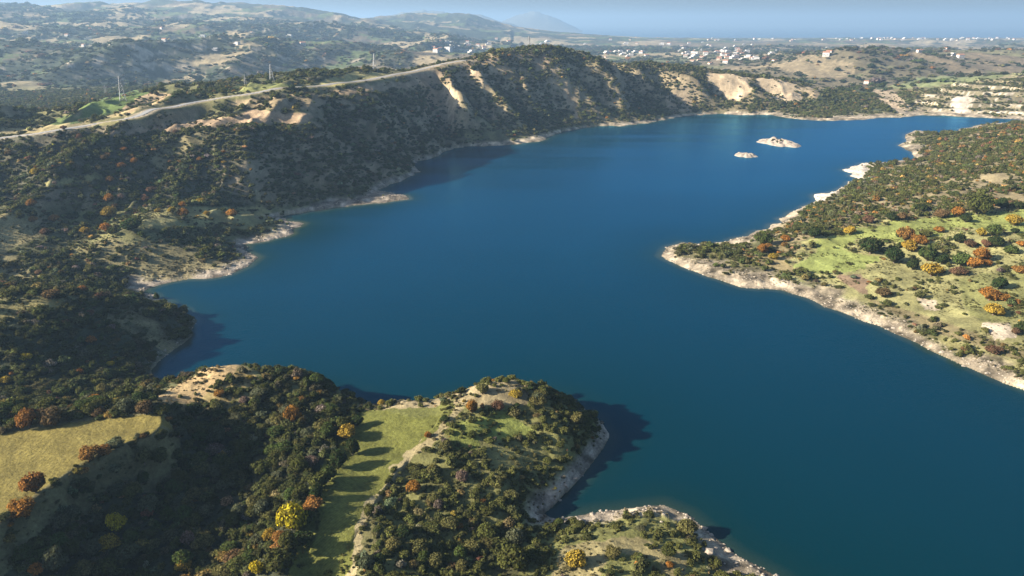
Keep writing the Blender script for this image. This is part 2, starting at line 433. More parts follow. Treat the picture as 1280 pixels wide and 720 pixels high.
P([(560,90),(700,84),(700,87),(560,94)], c3(.40,.31,.19), .05, .05, y0=900, y1=1400)
P([(480,97),(560,80),(585,74),(600,70),(596,78),(520,93)], c3(.40,.32,.19), .06, .05, y0=900, y1=1400)
P([(688,62),(694,60),(700,72),(695,72)], c3(.42,.33,.2), 0, 0, y0=1000, y1=1400, hard=True)
P([(400,160),(405,122),(560,112),(585,182),(430,240),(330,262),(330,170)], c3(.15,.12,.07), 1.15, .10, y0=560, y1=1150, k=.8)
# cliffs
hs = hill * (Y > 1000) * (H > 4)
DEN[:] = DEN * (1 - hs) + hs * np.clip(.55 + .3 * n1 + .8 * (1 - tri), .3, 1.2)
ALB[:] = ALB * (1 - .5 * hs[..., None]) + .5 * hs[..., None] * c3(.25, .19, .115)
P([(555,112),(562,108),(571,114),(572,126),(568,136),(566,158),(560,150),(557,130)], c3(.56,.43,.26), 0, 0, y0=850, y1=1200)
P([(880,92),(912,92),(938,98),(936,115),(922,128),(908,122),(898,108),(884,100)], c3(.52,.40,.25), .05, 0, y0=1200, y1=1500)
P([(945,98),(970,97),(1000,108),(1004,125),(985,128),(962,122),(950,108)], c3(.50,.39,.25), .08, 0, y0=1200, y1=1500)
P([(1000,108),(1050,106),(1040,120),(1020,124),(1006,118)], c3(.40,.31,.19), .15, 0, y0=1200, y1=1700)
P([(700,100),(710,100),(725,148),(716,148)], c3(.34,.26,.16), .15, 0, y0=1050, y1=1300)
P([(830,118),(860,110),(868,140),(840,140)], c3(.32,.25,.16), .3, .05, y0=1100, y1=1400)
# ridge slopes
P([(1030,112),(1110,108),(1128,125),(1108,138),(1040,138),(1010,128)], c3(.07,.085,.045), 1.1, .02, y0=1200, y1=1700)
P([(1090,112),(1115,112),(1135,130),(1160,140),(1130,145),(1100,128)], c3(.42,.33,.22), .1, .0, y0=1200, y1=1600)
qd = qw * smooth(0.5, 0.6, H / qs - np.floor(H / qs)) * (1 - smooth(0.85, .95, H / qs - np.floor(H / qs)))
mixc(qw * 0.6, c3(.30, .25, .16), .35, .03)
P([(1190,122),(1215,118),(1212,142),(1190,142)], c3(.62,.54,.42), 0, 0, y0=1150, y1=1600)
mixc(qd * smooth(-.3, .2, n1) * (PY > 104), c3(.66, .58, .46), 0, 0)
P([(1110,108),(1150,97),(1290,88),(1290,92),(1180,106),(1120,112)], c3(.20,.22,.10), .2, 0, y0=1200, y1=2000)
# ---- right peninsula
P([(980,275),(1060,250),(1110,205),(1160,180),(1290,150),(1290,262),(1130,270),(1000,300),(940,300),(960,284)], c3(.22,.18,.10), .74, .26, y0=350, y1=1150)
P([(1210,160),(1290,150),(1290,175),(1230,185)], c3(.23,.17,.11), .8, .45, y0=600, y1=1150)
P([(1180,222),(1260,215),(1290,225),(1290,232),(1200,235)], c3(.28,.23,.13), .25, .15, y0=350, y1=1150)
P([(985,322),(1000,303),(1060,288),(1130,271),(1290,258),(1290,470),(1200,430),(1100,385),(1040,365)], c3(.26,.245,.105), .08, .2, y0=200, y1=600)
P([(1010,302),(1060,288),(1180,268),(1290,262),(1290,292),(1200,285),(1150,305),(1080,300),(1060,315),(1028,320)], c3(.23,.255,.075), .03, .2, y0=200, y1=600)
P([(1020,310),(1100,320),(1100,330),(1030,345),(1000,335),(990,345),(1080,380),(1060,385),(980,345)], c3(.22,.25,.075), .02, .1, y0=200, y1=600)
P([(1044,345),(1075,342),(1085,350),(1086,368),(1070,364)], c3(.19,.135,.085), .05, .05, y0=200, y1=600)
P([(1190,348),(1290,335),(1290,400),(1220,400)], c3(.20,.20,.075), .08, .1, y0=200, y1=600)
P([(1080,372),(1150,392),(1290,440),(1290,455),(1150,410)], c3(.21,.175,.09), .45, .06, y0=200, y1=600)
P([(1225,402),(1262,405),(1266,420),(1240,424)], c3(.55,.46,.34), .02, 0, y0=200, y1=600)
P([(1145,372),(1172,376),(1176,388),(1150,384)], c3(.5,.42,.30), .05, 0, y0=200, y1=600)
P([(925,318),(960,300),(1000,303),(985,330),(1010,345),(960,335)], c3(.25,.20,.10), .3, .2, y0=300, y1=600)
# ---- pale drawdown band round the lake
bw = 1 - smooth(2.0, 4.6, (H + 1.4 * n1 + 0.5 * n2) * np.where((U > .2) & (Y < 560), 1.25, 1))
bw = bw * np.where(Y < 300, 1 - smooth(6, 11, DS + 3 * n2), 1.0)
bw = bw * (1 - .8 * ((PX < 262) & (PY > 378) & (PY < 495)))  # pale band cut back in the cove, painting its shadow by colour
bw = bw * near * (DS < 55) * (1 - smooth(24, 50, DS + 10 * n1))
left = (U < -0.1)
left = left | ((PX < 768) & (PY > 495) & (PY < 655))  # headland bank joins the darker tone, its shade put into the colour
pc = np.where(left[..., None], c3(.32, .27, .21), c3(.38, .315, .225))
n4 = fbm(X / 3.2, Y / 3.2, 105, 2)
pc = pc * (.9 + 0.42 * n2[..., None] + .28 * n4[..., None])
pc = pc * (1 + .13 * np.sin(H * 8 + 2 * n1))[..., None] * (.55 + .45 * smooth(.12, .6, H + .1 * n2))[..., None]
m = (bw * 0.95)[..., None]
ALB[:] = ALB * (1 - m) + pc * m
DEN[:] = DEN * (1 - bw) + 0.0 * bw
# grassy upper strip of the band on the long right shore
gs = bw * smooth(1.6, 2.6, H) * (U > 0.2) * (Y < 520) * smooth(-0.1, 0.4, n1)
m = (gs * 0.6)[..., None]; ALB[:] = ALB * (1 - m) + c3(.24, .24, .10) * m
spit = ((PX > 1045) & (PX < 1110) & (PY > 200) & (PY < 224)) | ((PX > 1010) & (PX < 1045) & (PY > 236) & (PY < 252))
m = (bw * spit)[..., None]; ALB[:] = ALB * (1 - m) + c3(.68, .60, .50) * m
sc = near & ~water & (slope > .75) & (Y > 420)
mixc(sc * smooth(.75, 1.1, slope) * .5, c3(.34, .27, .18), None, None)
clr = smooth(.22, .5, fbm(X / 55, Y / 55, 141, 3)) * (U < 0) * (Y > 320) * (Y < 640) * near * ~water
mixc(clr * .8, c3(.23, .195, .095), .12, .10)
vb = smooth(7, 26, RD); DEN[:] = DEN * vb; DEN[(U < -.84) & (Y < 265)] *= .02
rs = (1 - smooth(6, 9, RD + 1.5 * n2)); mixc(rs, c3(.32, .27, .19), 0, 0)
ALB[:] = np.where(water[..., None], c3(.20, .17, .11), ALB)
ALB *= (1 + .22 * n2 * (1 - np.minimum(1, flat)) + .10 * n4)[..., None]
ALB[:] = np.clip(ALB, .01, .75)
DEN[water] = 0

# ------------------------------------------------------------------ node helpers
def mat(name):
    m = bpy.data.materials.new(name); m.use_nodes = True
    nt = m.node_tree; nt.nodes.clear()
    return m, nt
def N(nt, t, **kw):
    n = nt.nodes.new(t)
    for k, v in kw.items():
        if k.startswith('i_'):
            n.inputs[k[2:].replace('_', ' ')].default_value = v
        else: setattr(n, k, v)
    return n
def L(nt, a, b): nt.links.new(a, b)
def simple(name, color, rough=.8, var=.25, scale=2.0, metal=0.0):
    m, nt = mat(name)
    o = N(nt, 'ShaderNodeOutputMaterial'); b = N(nt, 'ShaderNodeBsdfPrincipled')
    b.inputs['Roughness'].default_value = rough; b.inputs['Metallic'].default_value = metal
    tc = N(nt, 'ShaderNodeTexCoord'); no = N(nt, 'ShaderNodeTexNoise'); no.inputs['Scale'].default_value = scale; no.inputs['Detail'].default_value = 6
    L(nt, tc.outputs['Object'], no.inputs['Vector'])
    mx = N(nt, 'ShaderNodeMix', data_type='RGBA')
    mx.inputs[6].default_value = (*[c * (1 - var) for c in color], 1); mx.inputs[7].default_value = (*[min(1, c * (1 + var)) for c in color], 1)
    L(nt, no.outputs['Fac'], mx.inputs[0]); L(nt, mx.outputs[2], b.inputs['Base Color']); L(nt, b.outputs[0], o.inputs[0])
    return m

# ground material: land cover stored per vertex, broken up by noise of several sizes
GM, nt = mat('ground_cover')
o = N(nt, 'ShaderNodeOutputMaterial'); b = N(nt, 'ShaderNodeBsdfPrincipled'); b.inputs['Roughness'].default_value = .92
b.inputs['Specular IOR Level'].default_value = .15
at = N(nt, 'ShaderNodeAttribute', attribute_name='cover'); geo = N(nt, 'ShaderNodeNewGeometry')
def noise(sc, det=5, r=.6):
    x = N(nt, 'ShaderNodeTexNoise'); x.inputs['Scale'].default_value = sc; x.inputs['Detail'].default_value = det; x.inputs['Roughness'].default_value = r
    L(nt, geo.outputs['Position'], x.inputs['Vector']); return x
na = noise(.9, 6, .7); nb = noise(.09, 6, .65); nf = noise(.011, 8, .7)
def ramp(src, a, b_, lo, hi):
    mr = N(nt, 'ShaderNodeMapRange'); mr.inputs['From Min'].default_value = a; mr.inputs['From Max'].default_value = b_
    mr.inputs['To Min'].default_value = lo; mr.inputs['To Max'].default_value = hi; L(nt, src, mr.inputs['Value']); return mr.outputs[0]
def mul(a, b2):
    x = N(nt, 'ShaderNodeMath', operation='MULTIPLY'); L(nt, a, x.inputs[0]); L(nt, b2, x.inputs[1]); return x.outputs[0]
k = mul(mul(ramp(na.outputs['Fac'], .3, .7, .62, 1.38), ramp(nb.outputs['Fac'], .3, .7, .68, 1.32)), ramp(nf.outputs['Fac'], .3, .7, .8, 1.2))
# furrows only on the two ploughed fields
fa = N(nt, 'ShaderNodeAttribute', attribute_name='crop')
wv = N(nt, 'ShaderNodeTexWave', bands_direction='X'); wv.inputs['Scale'].default_value = .42; wv.inputs['Distortion'].default_value = 3.0; wv.inputs['Detail'].default_value = 3; wv.inputs['Detail Scale'].default_value = .12
mp = N(nt, 'ShaderNodeMapping'); mp.inputs['Rotation'].default_value = (0, 0, R(35)); L(nt, geo.outputs['Position'], mp.inputs[0]); L(nt, mp.outputs[0], wv.inputs[0])
fur = ramp(wv.outputs['Fac'], 0, 1, .9, 1.08)
fm_ = N(nt, 'ShaderNodeMix', data_type='FLOAT'); L(nt, fa.outputs['Fac'], fm_.inputs[0]); fm_.inputs[2].default_value = 1; L(nt, fur, fm_.inputs[3])
k = mul(k, fm_.outputs[0])
vm = N(nt, 'ShaderNodeVectorMath', operation='SCALE'); L(nt, at.outputs['Color'], vm.inputs[0]); L(nt, k, vm.inputs['Scale'])
L(nt, vm.outputs[0], b.inputs['Base Color'])
bp = N(nt, 'ShaderNodeBump'); bp.inputs['Strength'].default_value = .55; bp.inputs['Distance'].default_value = .5
L(nt, na.outputs['Fac'], bp.inputs['Height'])
bp2 = N(nt, 'ShaderNodeBump'); bp2.inputs['Strength'].default_value = .5; bp2.inputs['Distance'].default_value = 2.5
L(nt, nb.outputs['Fac'], bp2.inputs['Height']); L(nt, bp.outputs[0], bp2.inputs['Normal']); L(nt, bp2.outputs[0], b.inputs['Normal'])
L(nt, b.outputs[0], o.inputs[0])

def grid_mesh(name, X, Y, Z, material, smooth_=True, attrs=()):
    nv, nu = X.shape
    me = bpy.data.meshes.new(name)
    co = np.stack([X, Y, Z], -1).reshape(-1, 3).astype(np.float32)
    idx = np.arange(nv * nu, dtype=np.int32).reshape(nv, nu)
    q = np.stack([idx[:-1, :-1], idx[:-1, 1:], idx[1:, 1:], idx[1:, :-1]], -1).reshape(-1, 4)
    me.vertices.add(len(co)); me.vertices.foreach_set('co', co.ravel())
    me.loops.add(q.size); me.loops.foreach_set('vertex_index', q.ravel())
    me.polygons.add(len(q)); me.polygons.foreach_set('loop_start', np.arange(0, q.size, 4, dtype=np.int32))
    me.polygons.foreach_set('use_smooth', np.full(len(q), smooth_))
    me.update(calc_edges=True)
    me.materials.append(material)
    for nm, arr in attrs:
        if arr.ndim == 3:
            a = me.attributes.new(nm, 'FLOAT_COLOR', 'POINT')
            c = np.ones((nv * nu, 4), np.float32); c[:, :3] = arr.reshape(-1, 3); a.data.foreach_set('color', c.ravel())
        else:
            a = me.attributes.new(nm, 'FLOAT', 'POINT'); a.data.foreach_set('value', arr.astype(np.float32).ravel())
    ob = bpy.data.objects.new(name, me); COL.objects.link(ob)
    return ob

def struct(o, kind='structure', label=None):
    o['kind'] = kind
    if label: o['label'] = label
    return o
crop = np.maximum(INF * 1.0, flat * (U > -.4)) * (Y < 300)
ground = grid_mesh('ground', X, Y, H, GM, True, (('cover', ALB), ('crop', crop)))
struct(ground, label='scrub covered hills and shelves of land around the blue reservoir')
ground['category'] = 'ground'

def mesh_from(name, V, Fc, material, smooth_=False):
    me = bpy.data.meshes.new(name); me.from_pydata([tuple(v) for v in V], [], [tuple(f) for f in Fc]); me.materials.append(material)
    if smooth_: me.polygons.foreach_set('use_smooth', [True] * len(me.polygons))
    me.update(); return me
def add(name, me, parent=None):
    o = bpy.data.objects.new(name, me); COL.objects.link(o)
    if parent: o.parent = parent
    return o

# ------------------------------------------------------------------ water
WM, nt = mat('lake_water')
o = N(nt, 'ShaderNodeOutputMaterial'); b = N(nt, 'ShaderNodeBsdfPrincipled')
at = N(nt, 'ShaderNodeAttribute', attribute_name='depth'); geo = N(nt, 'ShaderNodeNewGeometry')
cr = N(nt, 'ShaderNodeValToRGB'); L(nt, at.outputs['Fac'], cr.inputs[0])
cr.color_ramp.elements[0].color = (.07, .085, .045, 1); cr.color_ramp.elements[0].position = 0
cr.color_ramp.elements[1].color = (.0, .037, .078, 1); cr.color_ramp.elements[1].position = 1
e = cr.color_ramp.elements.new(.10); e.color = (.006, .034, .040, 1)
e = cr.color_ramp.elements.new(.30); e.color = (.0, .032, .058, 1)
big = N(nt, 'ShaderNodeTexNoise'); big.inputs['Scale'].default_value = .006; big.inputs['Detail'].default_value = 3; L(nt, geo.outputs['Position'], big.inputs[0])
mr = N(nt, 'ShaderNodeMapRange'); mr.inputs['From Min'].default_value = .3; mr.inputs['From Max'].default_value = .7; mr.inputs['To Min'].default_value = .9; mr.inputs['To Max'].default_value = 1.1
L(nt, big.outputs['Fac'], mr.inputs[0])
vm = N(nt, 'ShaderNodeVectorMath', operation='SCALE'); L(nt, cr.outputs[0], vm.inputs[0]); L(nt, mr.outputs[0], vm.inputs['Scale'])
sp_ = N(nt, 'ShaderNodeSeparateXYZ'); L(nt, geo.outputs['Position'], sp_.inputs[0])
mr2 = N(nt, 'ShaderNodeMapRange'); mr2.inputs['From Min'].default_value = 120; mr2.inputs['From Max'].default_value = 750; mr2.inputs['To Min'].default_value = .85; mr2.inputs['To Max'].default_value = 0; L(nt, sp_.outputs['Y'], mr2.inputs[0])  # near water painted darker teal, as if reflecting less sky
mxw = N(nt, 'ShaderNodeMix', data_type='RGBA'); L(nt, mr2.outputs[0], mxw.inputs[0]); L(nt, vm.outputs[0], mxw.inputs[6]); mxw.inputs[7].default_value = (.0, .020, .023, 1)
L(nt, mxw.outputs[2], b.inputs['Base Color'])
b.inputs['Roughness'].default_value = .22; b.inputs['IOR'].default_value = 1.33; b.inputs['Specular IOR Level'].default_value = .22
w1 = N(nt, 'ShaderNodeTexNoise'); w1.inputs['Scale'].default_value = .9; w1.inputs['Detail'].default_value = 4; L(nt, geo.outputs['Position'], w1.inputs[0])
bp = N(nt, 'ShaderNodeBump'); bp.inputs['Strength'].default_value = .35; bp.inputs['Distance'].default_value = .3
L(nt, w1.outputs['Fac'], bp.inputs['Height']); 
df = N(nt, 'ShaderNodeBsdfDiffuse'); L(nt, mxw.outputs[2], df.inputs[0]); L(nt, bp.outputs[0], df.inputs['Normal'])
gl = N(nt, 'ShaderNodeBsdfGlossy'); gl.inputs['Color'].default_value = (.17, .58, .95, 1); gl.inputs['Roughness'].default_value = .2; L(nt, bp.outputs[0], gl.inputs['Normal'])
wn = N(nt, 'ShaderNodeMapping'); wn.inputs['Scale'].default_value = (.004, .03, 1); wn.inputs['Rotation'].default_value = (0, 0, .5); L(nt, geo.outputs['Position'], wn.inputs[0])
wl = N(nt, 'ShaderNodeTexNoise'); wl.inputs['Scale'].default_value = 1; wl.inputs['Detail'].default_value = 5; L(nt, wn.outputs[0], wl.inputs[0])
wr_ = N(nt, 'ShaderNodeMapRange'); wr_.inputs['From Min'].default_value = .35; wr_.inputs['From Max'].default_value = .65; wr_.inputs['To Min'].default_value = .12; wr_.inputs['To Max'].default_value = .27; L(nt, wl.outputs['Fac'], wr_.inputs[0]); L(nt, wr_.outputs[0], gl.inputs['Roughness'])
fr = N(nt, 'ShaderNodeFresnel'); fr.inputs['IOR'].default_value = 1.3; L(nt, bp.outputs[0], fr.inputs['Normal'])
ms = N(nt, 'ShaderNodeMixShader'); L(nt, fr.outputs[0], ms.inputs[0]); L(nt, df.outputs[0], ms.inputs[1]); L(nt, gl.outputs[0], ms.inputs[2]); L(nt, ms.outputs[0], o.inputs[0])
nt.nodes.remove(b)
wu = np.linspace(-1.0, 1.25, 500); wvv = np.linspace(math.log(76), math.log(1420), 420)
WU, WV = np.meshgrid(wu, wvv); WY = np.exp(WV); WX = WU * WY
ww = in_poly(WX, WY, POLYW)
wd_ = shore_dist(WX, WY)
dep = np.where(ww, np.clip(wd_ / 60, 0, 1), 0)
lake = grid_mesh('lake', WX, WY, np.zeros_like(WX), WM, True, (('depth', dep),))
struct(lake, label='deep blue teal water of the reservoir between the hills'); lake['category'] = 'water'
# drop lake faces well inland so the sheet is only the lake
import bmesh
bm = bmesh.new(); bm.from_mesh(lake.data)
kill = (~ww) & (wd_ > 12)
kf = kill.ravel()
bm.verts.ensure_lookup_table()
bmesh.ops.delete(bm, geom=[v for v in bm.verts if kf[v.index]], context='VERTS')
bm.to_mesh(lake.data); bm.free()

SM = simple('sea_water', (.03, .10, .19), .3, .1, .001)
sy = np.linspace(9300, 60000, 12); sx = np.linspace(-1, 1, 12)
SX, SY = np.meshgrid(sx, sy)
sea = grid_mesh('sea', SX * 75000, SY, np.full(SX.shape, -60.0), SM)
struct(sea, label='hazy blue sea beyond the coastal plain on the horizon')

# far mountains over the bay
MM = simple('far_rock', (.14, .14, .11), .95, .3, .002)
def mountain(profile, d, depth):
    xs_ = np.linspace(profile[0][0], profile[-1][0], 90)
    tops = np.interp(xs_, [p[0] for p in profile], [p[1] for p in profile])
    rows = []
    for j, tt in enumerate(np.linspace(0, 1, 25)):
        yy = d + depth * tt
        u, s = ray(xs_, tops)
        f = math.sin(math.pi * tt) ** 0.8
        zt = CAMH + s * d * 1.0
        z = -62 + (zt + 62) * f * (1 + .12 * fbm(xs_ / 12, np.full_like(xs_, j * .35), 7, 3) * (1 - abs(tt * 2 - 1)))
        rows.append(np.stack([u * yy, np.full_like(xs_, yy), z], -1))
    A_ = np.array(rows)
    return grid_mesh('mountain', A_[..., 0], A_[..., 1], A_[..., 2], MM)
m1 = mountain([(610, 40), (625, 27), (645, 19), (665, 14), (685, 17), (700, 24), (720, 36), (740, 48)], 16000, 5000)
struct(m1, label='faint blue mountain over the sea behind the ridge crest')
m2 = mountain([(470, 34), (490, 17), (520, 12), (560, 14), (600, 19), (640, 30), (660, 42)], 12500, 3500)
struct(m2, label='long pale hazy mountain left of the faint peak')

# ------------------------------------------------------------------ islets in the lake
RKM = simple('islet_rock', (.36, .30, .235), .9, .45, .35)
def islet(px, py, wpx, hpx, top, label, seed):
    x0, y0 = at_z(px, py, 0)
    a = wpx / 2 / F * y0 / CP * .98
    b_ = (at_z(px, py - hpx / 2, 0)[1] - at_z(px, py + hpx / 2, 0)[1]) / 2
    n_, m_ = 64, 22
    Vv, Ff = [], []
    for j in range(m_ + 1):
        r = 1.18 * (1 - j / m_)
        for i in range(n_):
            t_ = 2 * math.pi * i / n_
            w_ = 1 + .16 * math.sin(2 * t_ + seed) + .09 * math.sin(5 * t_ + 2 * seed) + .05 * math.sin(9 * t_)
            xx = x0 + a * r * w_ * math.cos(t_); yy = y0 + b_ * r * w_ * math.sin(t_)
            nz = float(fbm(np.array([xx / 7.]), np.array([yy / 7.]), seed, 3)[0])
            zz = top * (max(0, 1 - r * r)) ** .8 * (1 + .5 * nz) + (1 - r) * .8 * 0 - (r - 1) * 6 * (r > 1) + .3 * nz * (r < 1)
            Vv.append((xx, yy, zz))
    for j in range(m_):
        for i in range(n_):
            Ff.append((j * n_ + i, j * n_ + (i + 1) % n_, (j + 1) * n_ + (i + 1) % n_, (j + 1) * n_ + i))
    o = add('islet', mesh_from('islet', Vv, Ff, RKM, False)); o['label'] = label; o['category'] = 'islet'; o['kind'] = 'structure'
    return x0, y0, a, b_
I1 = islet(973, 179, 39, 10, 4.2, 'larger pale rock islet with brown scrub on its back in the lake', 3)
I2 = islet(932, 194.5, 22, 6, 2.6, 'smaller bare pale rock islet in the lake', 8)

# ------------------------------------------------------------------ road
RM = simple('asphalt', (.30, .30, .29), .85, .12, .5)
d = np.gradient(RP, axis=0); d /= np.linalg.norm(d, axis=1)[:, None]; nrm = np.stack([-d[:, 1], d[:, 0]], 1)
Vv, Ff = [], []
for i in range(len(RP)):
    for s_, dz in ((-2.9, .03), (-2.7, .22), (2.7, .22), (2.9, .03)):
        Vv.append((RP[i, 0] + nrm[i, 0] * s_, RP[i, 1] + nrm[i, 1] * s_, rz[i] + dz))
for i in range(len(RP) - 1):
    for j in range(3): Ff.append((4 * i + j, 4 * i + 4 + j, 4 * i + 5 + j, 4 * i + 1 + j))
road = add('road', mesh_from('road', Vv, Ff, RM)); struct(road, label='pale grey road winding over the plateau above the lake')

# ------------------------------------------------------------------ foliage
def leafmat(name, inst):
    m, nt = mat(name)
    o = N(nt, 'ShaderNodeOutputMaterial')
    if inst:
        c = N(nt, 'ShaderNodeAttribute', attribute_name='tint', attribute_type='INSTANCER').outputs['Color']
    else:
        c = N(nt, 'ShaderNodeObjectInfo').outputs['Color']
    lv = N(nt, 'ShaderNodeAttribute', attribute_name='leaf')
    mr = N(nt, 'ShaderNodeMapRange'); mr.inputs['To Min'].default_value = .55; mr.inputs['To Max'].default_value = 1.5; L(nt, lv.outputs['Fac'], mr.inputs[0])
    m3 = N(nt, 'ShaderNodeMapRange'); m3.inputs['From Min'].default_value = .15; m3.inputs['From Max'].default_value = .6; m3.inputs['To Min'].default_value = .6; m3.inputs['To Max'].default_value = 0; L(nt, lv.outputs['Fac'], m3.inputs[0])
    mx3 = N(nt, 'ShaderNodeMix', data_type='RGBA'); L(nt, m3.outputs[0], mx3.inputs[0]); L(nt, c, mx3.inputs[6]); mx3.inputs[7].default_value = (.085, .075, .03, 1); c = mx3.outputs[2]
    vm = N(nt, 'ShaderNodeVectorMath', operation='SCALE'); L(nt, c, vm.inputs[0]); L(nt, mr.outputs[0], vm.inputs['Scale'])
    df = N(nt, 'ShaderNodeBsdfDiffuse'); tr = N(nt, 'ShaderNodeBsdfTranslucent'); mx = N(nt, 'ShaderNodeMixShader'); mx.inputs[0].default_value = .22
    L(nt, vm.outputs[0], df.inputs[0]); L(nt, vm.outputs[0], tr.inputs[0]); L(nt, df.outputs[0], mx.inputs[1]); L(nt, tr.outputs[0], mx.inputs[2]); L(nt, mx.outputs[0], o.inputs[0])
    return m
LM = leafmat('leaves', False); LMI = leafmat('scrub_leaves', True)
BM = simple('bark', (.13, .10, .075), .9, .3, 4)

def crown_mesh(name, seed, nleaf, lobes, flatten, leaf, material, cone=False):
    """leaf clumps spread through a few lobes; unit radius, base at z=0"""
    r_ = np.random.default_rng(seed)
    C_, Rr = [], []
    for i in range(lobes):
        if cone:
            t_ = i / max(1, lobes - 1); C_.append((r_.normal() * .07, r_.normal() * .07, .35 + 1.7 * t_)); Rr.append(.62 * (1 - t_) + .14)
        elif i == 0: C_.append((0, 0, .62)); Rr.append(.66)
        else:
            a_ = 2 * math.pi * (i + r_.random() * .7) / (lobes - 1); q_ = .40 + .22 * r_.random()
            C_.append((q_ * math.cos(a_), q_ * math.sin(a_), .42 + .45 * r_.random())); Rr.append(.30 + .20 * r_.random())
    C_ = np.array(C_); Rr = np.array(Rr)
    pr = Rr ** 2 / (Rr ** 2).sum()
    k_ = r_.choice(lobes, nleaf, p=pr)
    dr = r_.normal(size=(nleaf, 3)); dr[:, 2] = np.abs(dr[:, 2]) * .9 - .25 * r_.random(nleaf); dr /= np.linalg.norm(dr, axis=1)[:, None]
    rad = Rr[k_] * (.66 + .50 * r_.random(nleaf) ** .8)
    P_ = C_[k_] + dr * rad[:, None]
    nn = dr + r_.normal(size=(nleaf, 3)) * .55; nn /= np.linalg.norm(nn, axis=1)[:, None]
    t1 = np.cross(nn, r_.normal(size=(nleaf, 3))); t1 /= np.linalg.norm(t1, axis=1)[:, None]; t2 = np.cross(nn, t1)
    sz = leaf * (.6 + .8 * r_.random(nleaf))[:, None]
    V_ = np.stack([P_ - t1 * sz, P_ + t2 * sz * .8 + t1 * sz * .2, P_ + t1 * sz, P_ - t2 * sz * .8 - t1 * sz * .1], 1)
    V_[..., 2] *= flatten
    V_[..., 2] = np.maximum(V_[..., 2], 0.02)
    V_ = V_.reshape(-1, 3)
    F_ = np.arange(nleaf * 4).reshape(-1, 4)
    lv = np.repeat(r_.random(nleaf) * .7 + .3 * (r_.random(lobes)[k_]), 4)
    # dark core added inside each lobe to block light
    cv_, cf_ = [], []
    base = len(V_)
    for c_, q_ in zip(C_, Rr):
        b0 = base + len(cv_); NA, NB = 8, 5
        for j in range(NB + 1):
            for i in range(NA):
                th = math.pi * j / NB; ph = 2 * math.pi * i / NA; w_ = q_ * .74 * (1 + .12 * r_.normal())
                cv_.append((c_[0] + w_ * math.sin(th) * math.cos(ph), c_[1] + w_ * math.sin(th) * math.sin(ph), max(.02, (c_[2] + w_ * math.cos(th)) * flatten)))
        for j in range(NB):
            for i in range(NA): cf_.append((b0 + j * NA + i, b0 + j * NA + (i + 1) % NA, b0 + (j + 1) * NA + (i + 1) % NA, b0 + (j + 1) * NA + i))
    Vall = np.vstack([V_, np.array(cv_)]); Fall = np.vstack([F_, np.array(cf_)])
    me = bpy.data.meshes.new(name)
    me.vertices.add(len(Vall)); me.vertices.foreach_set('co', Vall.astype(np.float32).ravel())
    me.loops.add(Fall.size); me.loops.foreach_set('vertex_index', Fall.astype(np.int32).ravel())
    me.polygons.add(len(Fall)); me.polygons.foreach_set('loop_start', np.arange(0, Fall.size, 4, dtype=np.int32))
    me.update(calc_edges=True); me.materials.append(material)
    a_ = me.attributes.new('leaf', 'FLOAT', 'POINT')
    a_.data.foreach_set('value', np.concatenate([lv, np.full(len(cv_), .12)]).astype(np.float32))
    return me

def trunk_mesh(name, seed):
    r_ = random.Random(seed); V_, F_ = [], []
    def limb(p, q, ra, rb, ns=3):
        p = np.array(p, float); q = np.array(q, float); ax = q - p; ax /= np.linalg.norm(ax)
        e1 = np.cross(ax, (.3, .9, .2)); e1 /= np.linalg.norm(e1); e2 = np.cross(ax, e1); b0 = len(V_)
        for s in range(ns + 1):
            t_ = s / ns; c_ = p + (q - p) * t_ + e1 * .05 * math.sin(3 * t_ + seed) * (0 < s < ns); rr_ = ra + (rb - ra) * t_
            for i in range(7):
                a_ = 2 * math.pi * i / 7; V_.append(tuple(c_ + (e1 * math.cos(a_) + e2 * math.sin(a_)) * rr_))
        for s in range(ns):
            for i in range(7): F_.append((b0 + 7 * s + i, b0 + 7 * s + (i + 1) % 7, b0 + 7 * s + 7 + (i + 1) % 7, b0 + 7 * s + 7 + i))
    limb((0, 0, -.25), (.03, .02, .42), .10, .07)
    for i in range(5):
        a_ = 2 * math.pi * i / 5 + r_.random() * .6
        limb((.02, .01, .3 + .1 * r_.random()), (.42 * math.cos(a_), .42 * math.sin(a_), .7 + .25 * r_.random()), .055, .018)
    return mesh_from(name, V_, F_, BM)
TRUNKS = [trunk_mesh('trunk', s) for s in (1, 2, 3)]
CR_HI = [crown_mesh('crown', 20 + s, 1500, lob, fl, .075, LM) for s, (lob, fl) in enumerate([(8, .95), (7, 1.1), (10, .8), (6, 1.2), (9, .9)])]
CONE = crown_mesh('crown', 40, 1400, 9, 1.0, .075, LM, cone=True)

# sources of the scrub, kept out of the scene itself
src = bpy.data.collections.new('scrub_sources')
specs = [(60 + s, 420, lob, fl, .11) for s, (lob, fl) in enumerate([(7, .8), (6, .95), (8, .65), (5, 1.05)])] + [(70 + s, 150, lob, fl, .17) for s, (lob, fl) in enumerate([(5, .75), (6, .6), (4, .9)])]
for i, (sd, nl, lob, fl, lf) in enumerate(specs):
    src.objects.link(bpy.data.objects.new('scrub_plant_%02d' % i, crown_mesh('scrub_plant', sd, nl, lob, fl, lf, LMI)))

